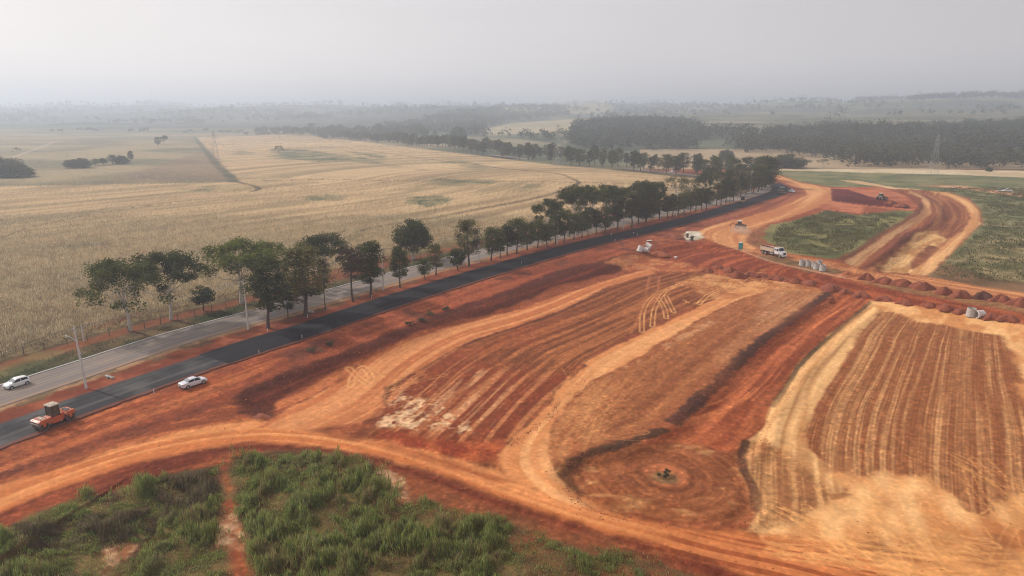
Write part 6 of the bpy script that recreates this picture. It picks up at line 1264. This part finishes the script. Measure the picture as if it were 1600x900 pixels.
mb = MB(); mb.box((0, 0, .2), (4.5, 1.0, .3), rz=.05); o = mb.build("white_sheet_stack", M_WHITE, bevel=.05); o.location = P(1563, 298); tag(o, "low white stack of sheets just left of the far right pickup", "stack")
# portable toilet
r = empty("portable_toilet", P(1157, 389), math.radians(-25)); mb = MB(); mb.box((0, 0, 1.1), (1.3, 1.3, 2.1)); mb.build("cabin", M_TEAL, r, bevel=.05); mb = MB(); mb.box((0, 0, 2.28), (1.4, 1.4, .26), taper=(.7, .7)); mb.build("roof", M_PALECONC, r, bevel=.05)
mb = MB(); mb.box((0, -.66, 1.08), (.9, .04, 1.85)); d_ = mb.build("door", plain("light_teal", (.03, .36, .35), .5, dirt=.1), r, bevel=.01); mb = MB(); mb.box((.35, -.7, 1.05), (.08, .05, .16)); mb.build("handle", M_WHITE, d_); mb = MB(); mb.box((0, 0, .06), (1.4, 1.4, .14)); mb.build("base", M_BLACK, r)
for x in (-.3, .3): mb = MB(); mb.box((x, .665, 1.75), (.35, .03, .22)); mb.build("vent", M_BLACK, r)
tag(r, "teal portable toilet cabin with a pale domed roof beside the haul road", "portable toilet")

# ------------------------------------------------------------------ people on the asphalt
M_SKIN = plain("skin", (.22, .12, .08), .6, dirt=.1)
def person(loc, rz, label, shirt, trousers, stride=.25):
    r = empty("person", loc, rz)
    pts = [(0, 0, .95, .15), (0, 0, 1.2, .15), (0, 0, 1.42, .15), (0, 0, 1.5, .06), (0, 0, 1.62, .09), (.02, 0, 1.70, .10), (.01, 0, 1.78, .06),
           (0, .19, 1.42, .06), (.05, .25, 1.15, .045), (.15, .24, .92, .035), (.2, .23, .83, .03), (0, -.19, 1.42, .06), (-.04, -.25, 1.15, .045), (.06, -.25, .92, .035), (.1, -.24, .83, .03),
           (0, .10, .88, .10), (stride * .5, .11, .50, .07), (stride * .6, .11, .10, .045), (stride * .6 + .16, .12, .04, .04), (0, -.10, .88, .10), (-stride * .4, -.11, .50, .07), (-stride, -.11, .12, .045), (-stride + .15, -.12, .04, .04)]
    ed = [(0, 1), (1, 2), (2, 3), (3, 4), (4, 5), (5, 6), (2, 7), (7, 8), (8, 9), (9, 10), (2, 11), (11, 12), (12, 13), (13, 14), (0, 15), (15, 16), (16, 17), (17, 18), (0, 19), (19, 20), (20, 21), (21, 22)]
    me = bpy.data.meshes.new("body"); me.from_pydata([q[:3] for q in pts], ed, []); o = bpy.data.objects.new("body", me); COL.objects.link(o); o.parent = r; me.materials.append(M_SKIN)
    md = o.modifiers.new("skin", 'SKIN'); 
    if not me.skin_vertices: bpy.context.view_layer.update()
    if not me.skin_vertices:
        me2 = bpy.context.view_layer; bpy.context.view_layer.objects.active = o; bpy.ops.mesh.customdata_skin_add()
    for i, q in enumerate(pts): me.skin_vertices[0].data[i].radius = (q[3], q[3])
    me.skin_vertices[0].data[0].use_root = True; o.modifiers.new("sub", 'SUBSURF').render_levels = 1
    mb = MB(); mb.tube([(0, 0, .92), (0, 0, 1.2), (0, 0, 1.44), (0, 0, 1.5)], [.19, .19, .21, .09], 10)
    for sy in (1, -1): mb.tube([(0, sy * .18, 1.44), (.03, sy * .25, 1.18)], [.08, .065], 8)
    mb.build("shirt", shirt, r, smooth=True); mb = MB(); mb.tube([(0, 0, .82), (0, 0, 1.0)], [.18, .18], 10); mb.tube([(0, .10, .9), (stride * .5, .11, .5), (stride * .6, .11, .12)], [.12, .09, .07], 8); mb.tube([(0, -.10, .9), (-stride * .4, -.11, .5), (-stride, -.11, .14)], [.12, .09, .07], 8); mb.build("trousers", trousers, r, smooth=True)
    mb = MB(); mb.tube([(0, 0, 1.73), (0, 0, 1.80), (0, 0, 1.86)], [.15, .13, .05], 12); mb.build("helmet", M_WHITE, r, smooth=True)
    return tag(r, label, "person")
M_SH = plain("grey_shirt", (.32, .32, .34), .9, dirt=.1); M_TR = plain("dark_trousers", (.05, .055, .07), .9, dirt=.1); M_SH2 = plain("navy_shirt", (.07, .09, .14), .9, dirt=.1)
person(P(955, 372.5) + Vector((0, 0, .13)), .9, "person in a pale grey shirt walking alone across the fresh asphalt", M_SH, M_TR)
person(P(990, 371) + Vector((0, 0, .13)), 2.4, "left person of the pair in dark clothes on the lower side of the asphalt", M_SH2, M_TR, .1)
person(P(996, 373) + Vector((0, 0, .05)), -2.8, "right person of the pair in dark clothes, at the very edge of the asphalt", M_SH2, M_TR, .05)
# dust raised by the backhoe
dm, n, l, p_ = new_mat("dust"); n.remove(p_); pv = n.new("ShaderNodeVolumePrincipled"); pv.inputs["Color"].default_value = (.80, .62, .50, 1)
tc = n.new("ShaderNodeTexCoord"); ln = n.new("ShaderNodeVectorMath"); ln.operation = 'LENGTH'; l.new(tc.outputs["Object"], ln.inputs[0]); mr = n.new("ShaderNodeMapRange"); mr.inputs[1].default_value = 1.0; mr.inputs[2].default_value = .1; mr.inputs[3].default_value = 0; mr.inputs[4].default_value = .22; l.new(ln.outputs["Value"], mr.inputs[0]); l.new(mr.outputs[0], pv.inputs["Density"]); l.new(pv.outputs[0], n["Material Output"].inputs["Volume"])
bm = bmesh.new(); bmesh.ops.create_icosphere(bm, subdivisions=3, radius=1.0)
for v in bm.verts: v.co *= 1 + .12 * math.sin(v.co.x * 5) * math.cos(v.co.y * 4)
me = bpy.data.meshes.new("dust_cloud"); bm.to_mesh(me); bm.free(); me.materials.append(dm); o = bpy.data.objects.new("dust_cloud", me); COL.objects.link(o); o.location = P(1157, 364, 1.0); o.scale = (4.5, 7, 2.2); tag(o, "thin pale dust trailing low behind the backhoe", "dust", kind='stuff')
# ------------------------------------------------------------------ haze
hz = MB(); hz.box((0, 4600, 74), (16000, 9600, 158))
m, n, l, p = new_mat("haze"); n.remove(p)
pv = n.new("ShaderNodeVolumePrincipled"); pv.inputs["Color"].default_value = (0.70, 0.785, 0.895, 1); pv.inputs["Density"].default_value = 0.00043; pv.inputs["Anisotropy"].default_value = 0.4
l.new(pv.outputs[0], n["Material Output"].inputs["Volume"])
tag(hz.build("haze", m), kind='stuff')
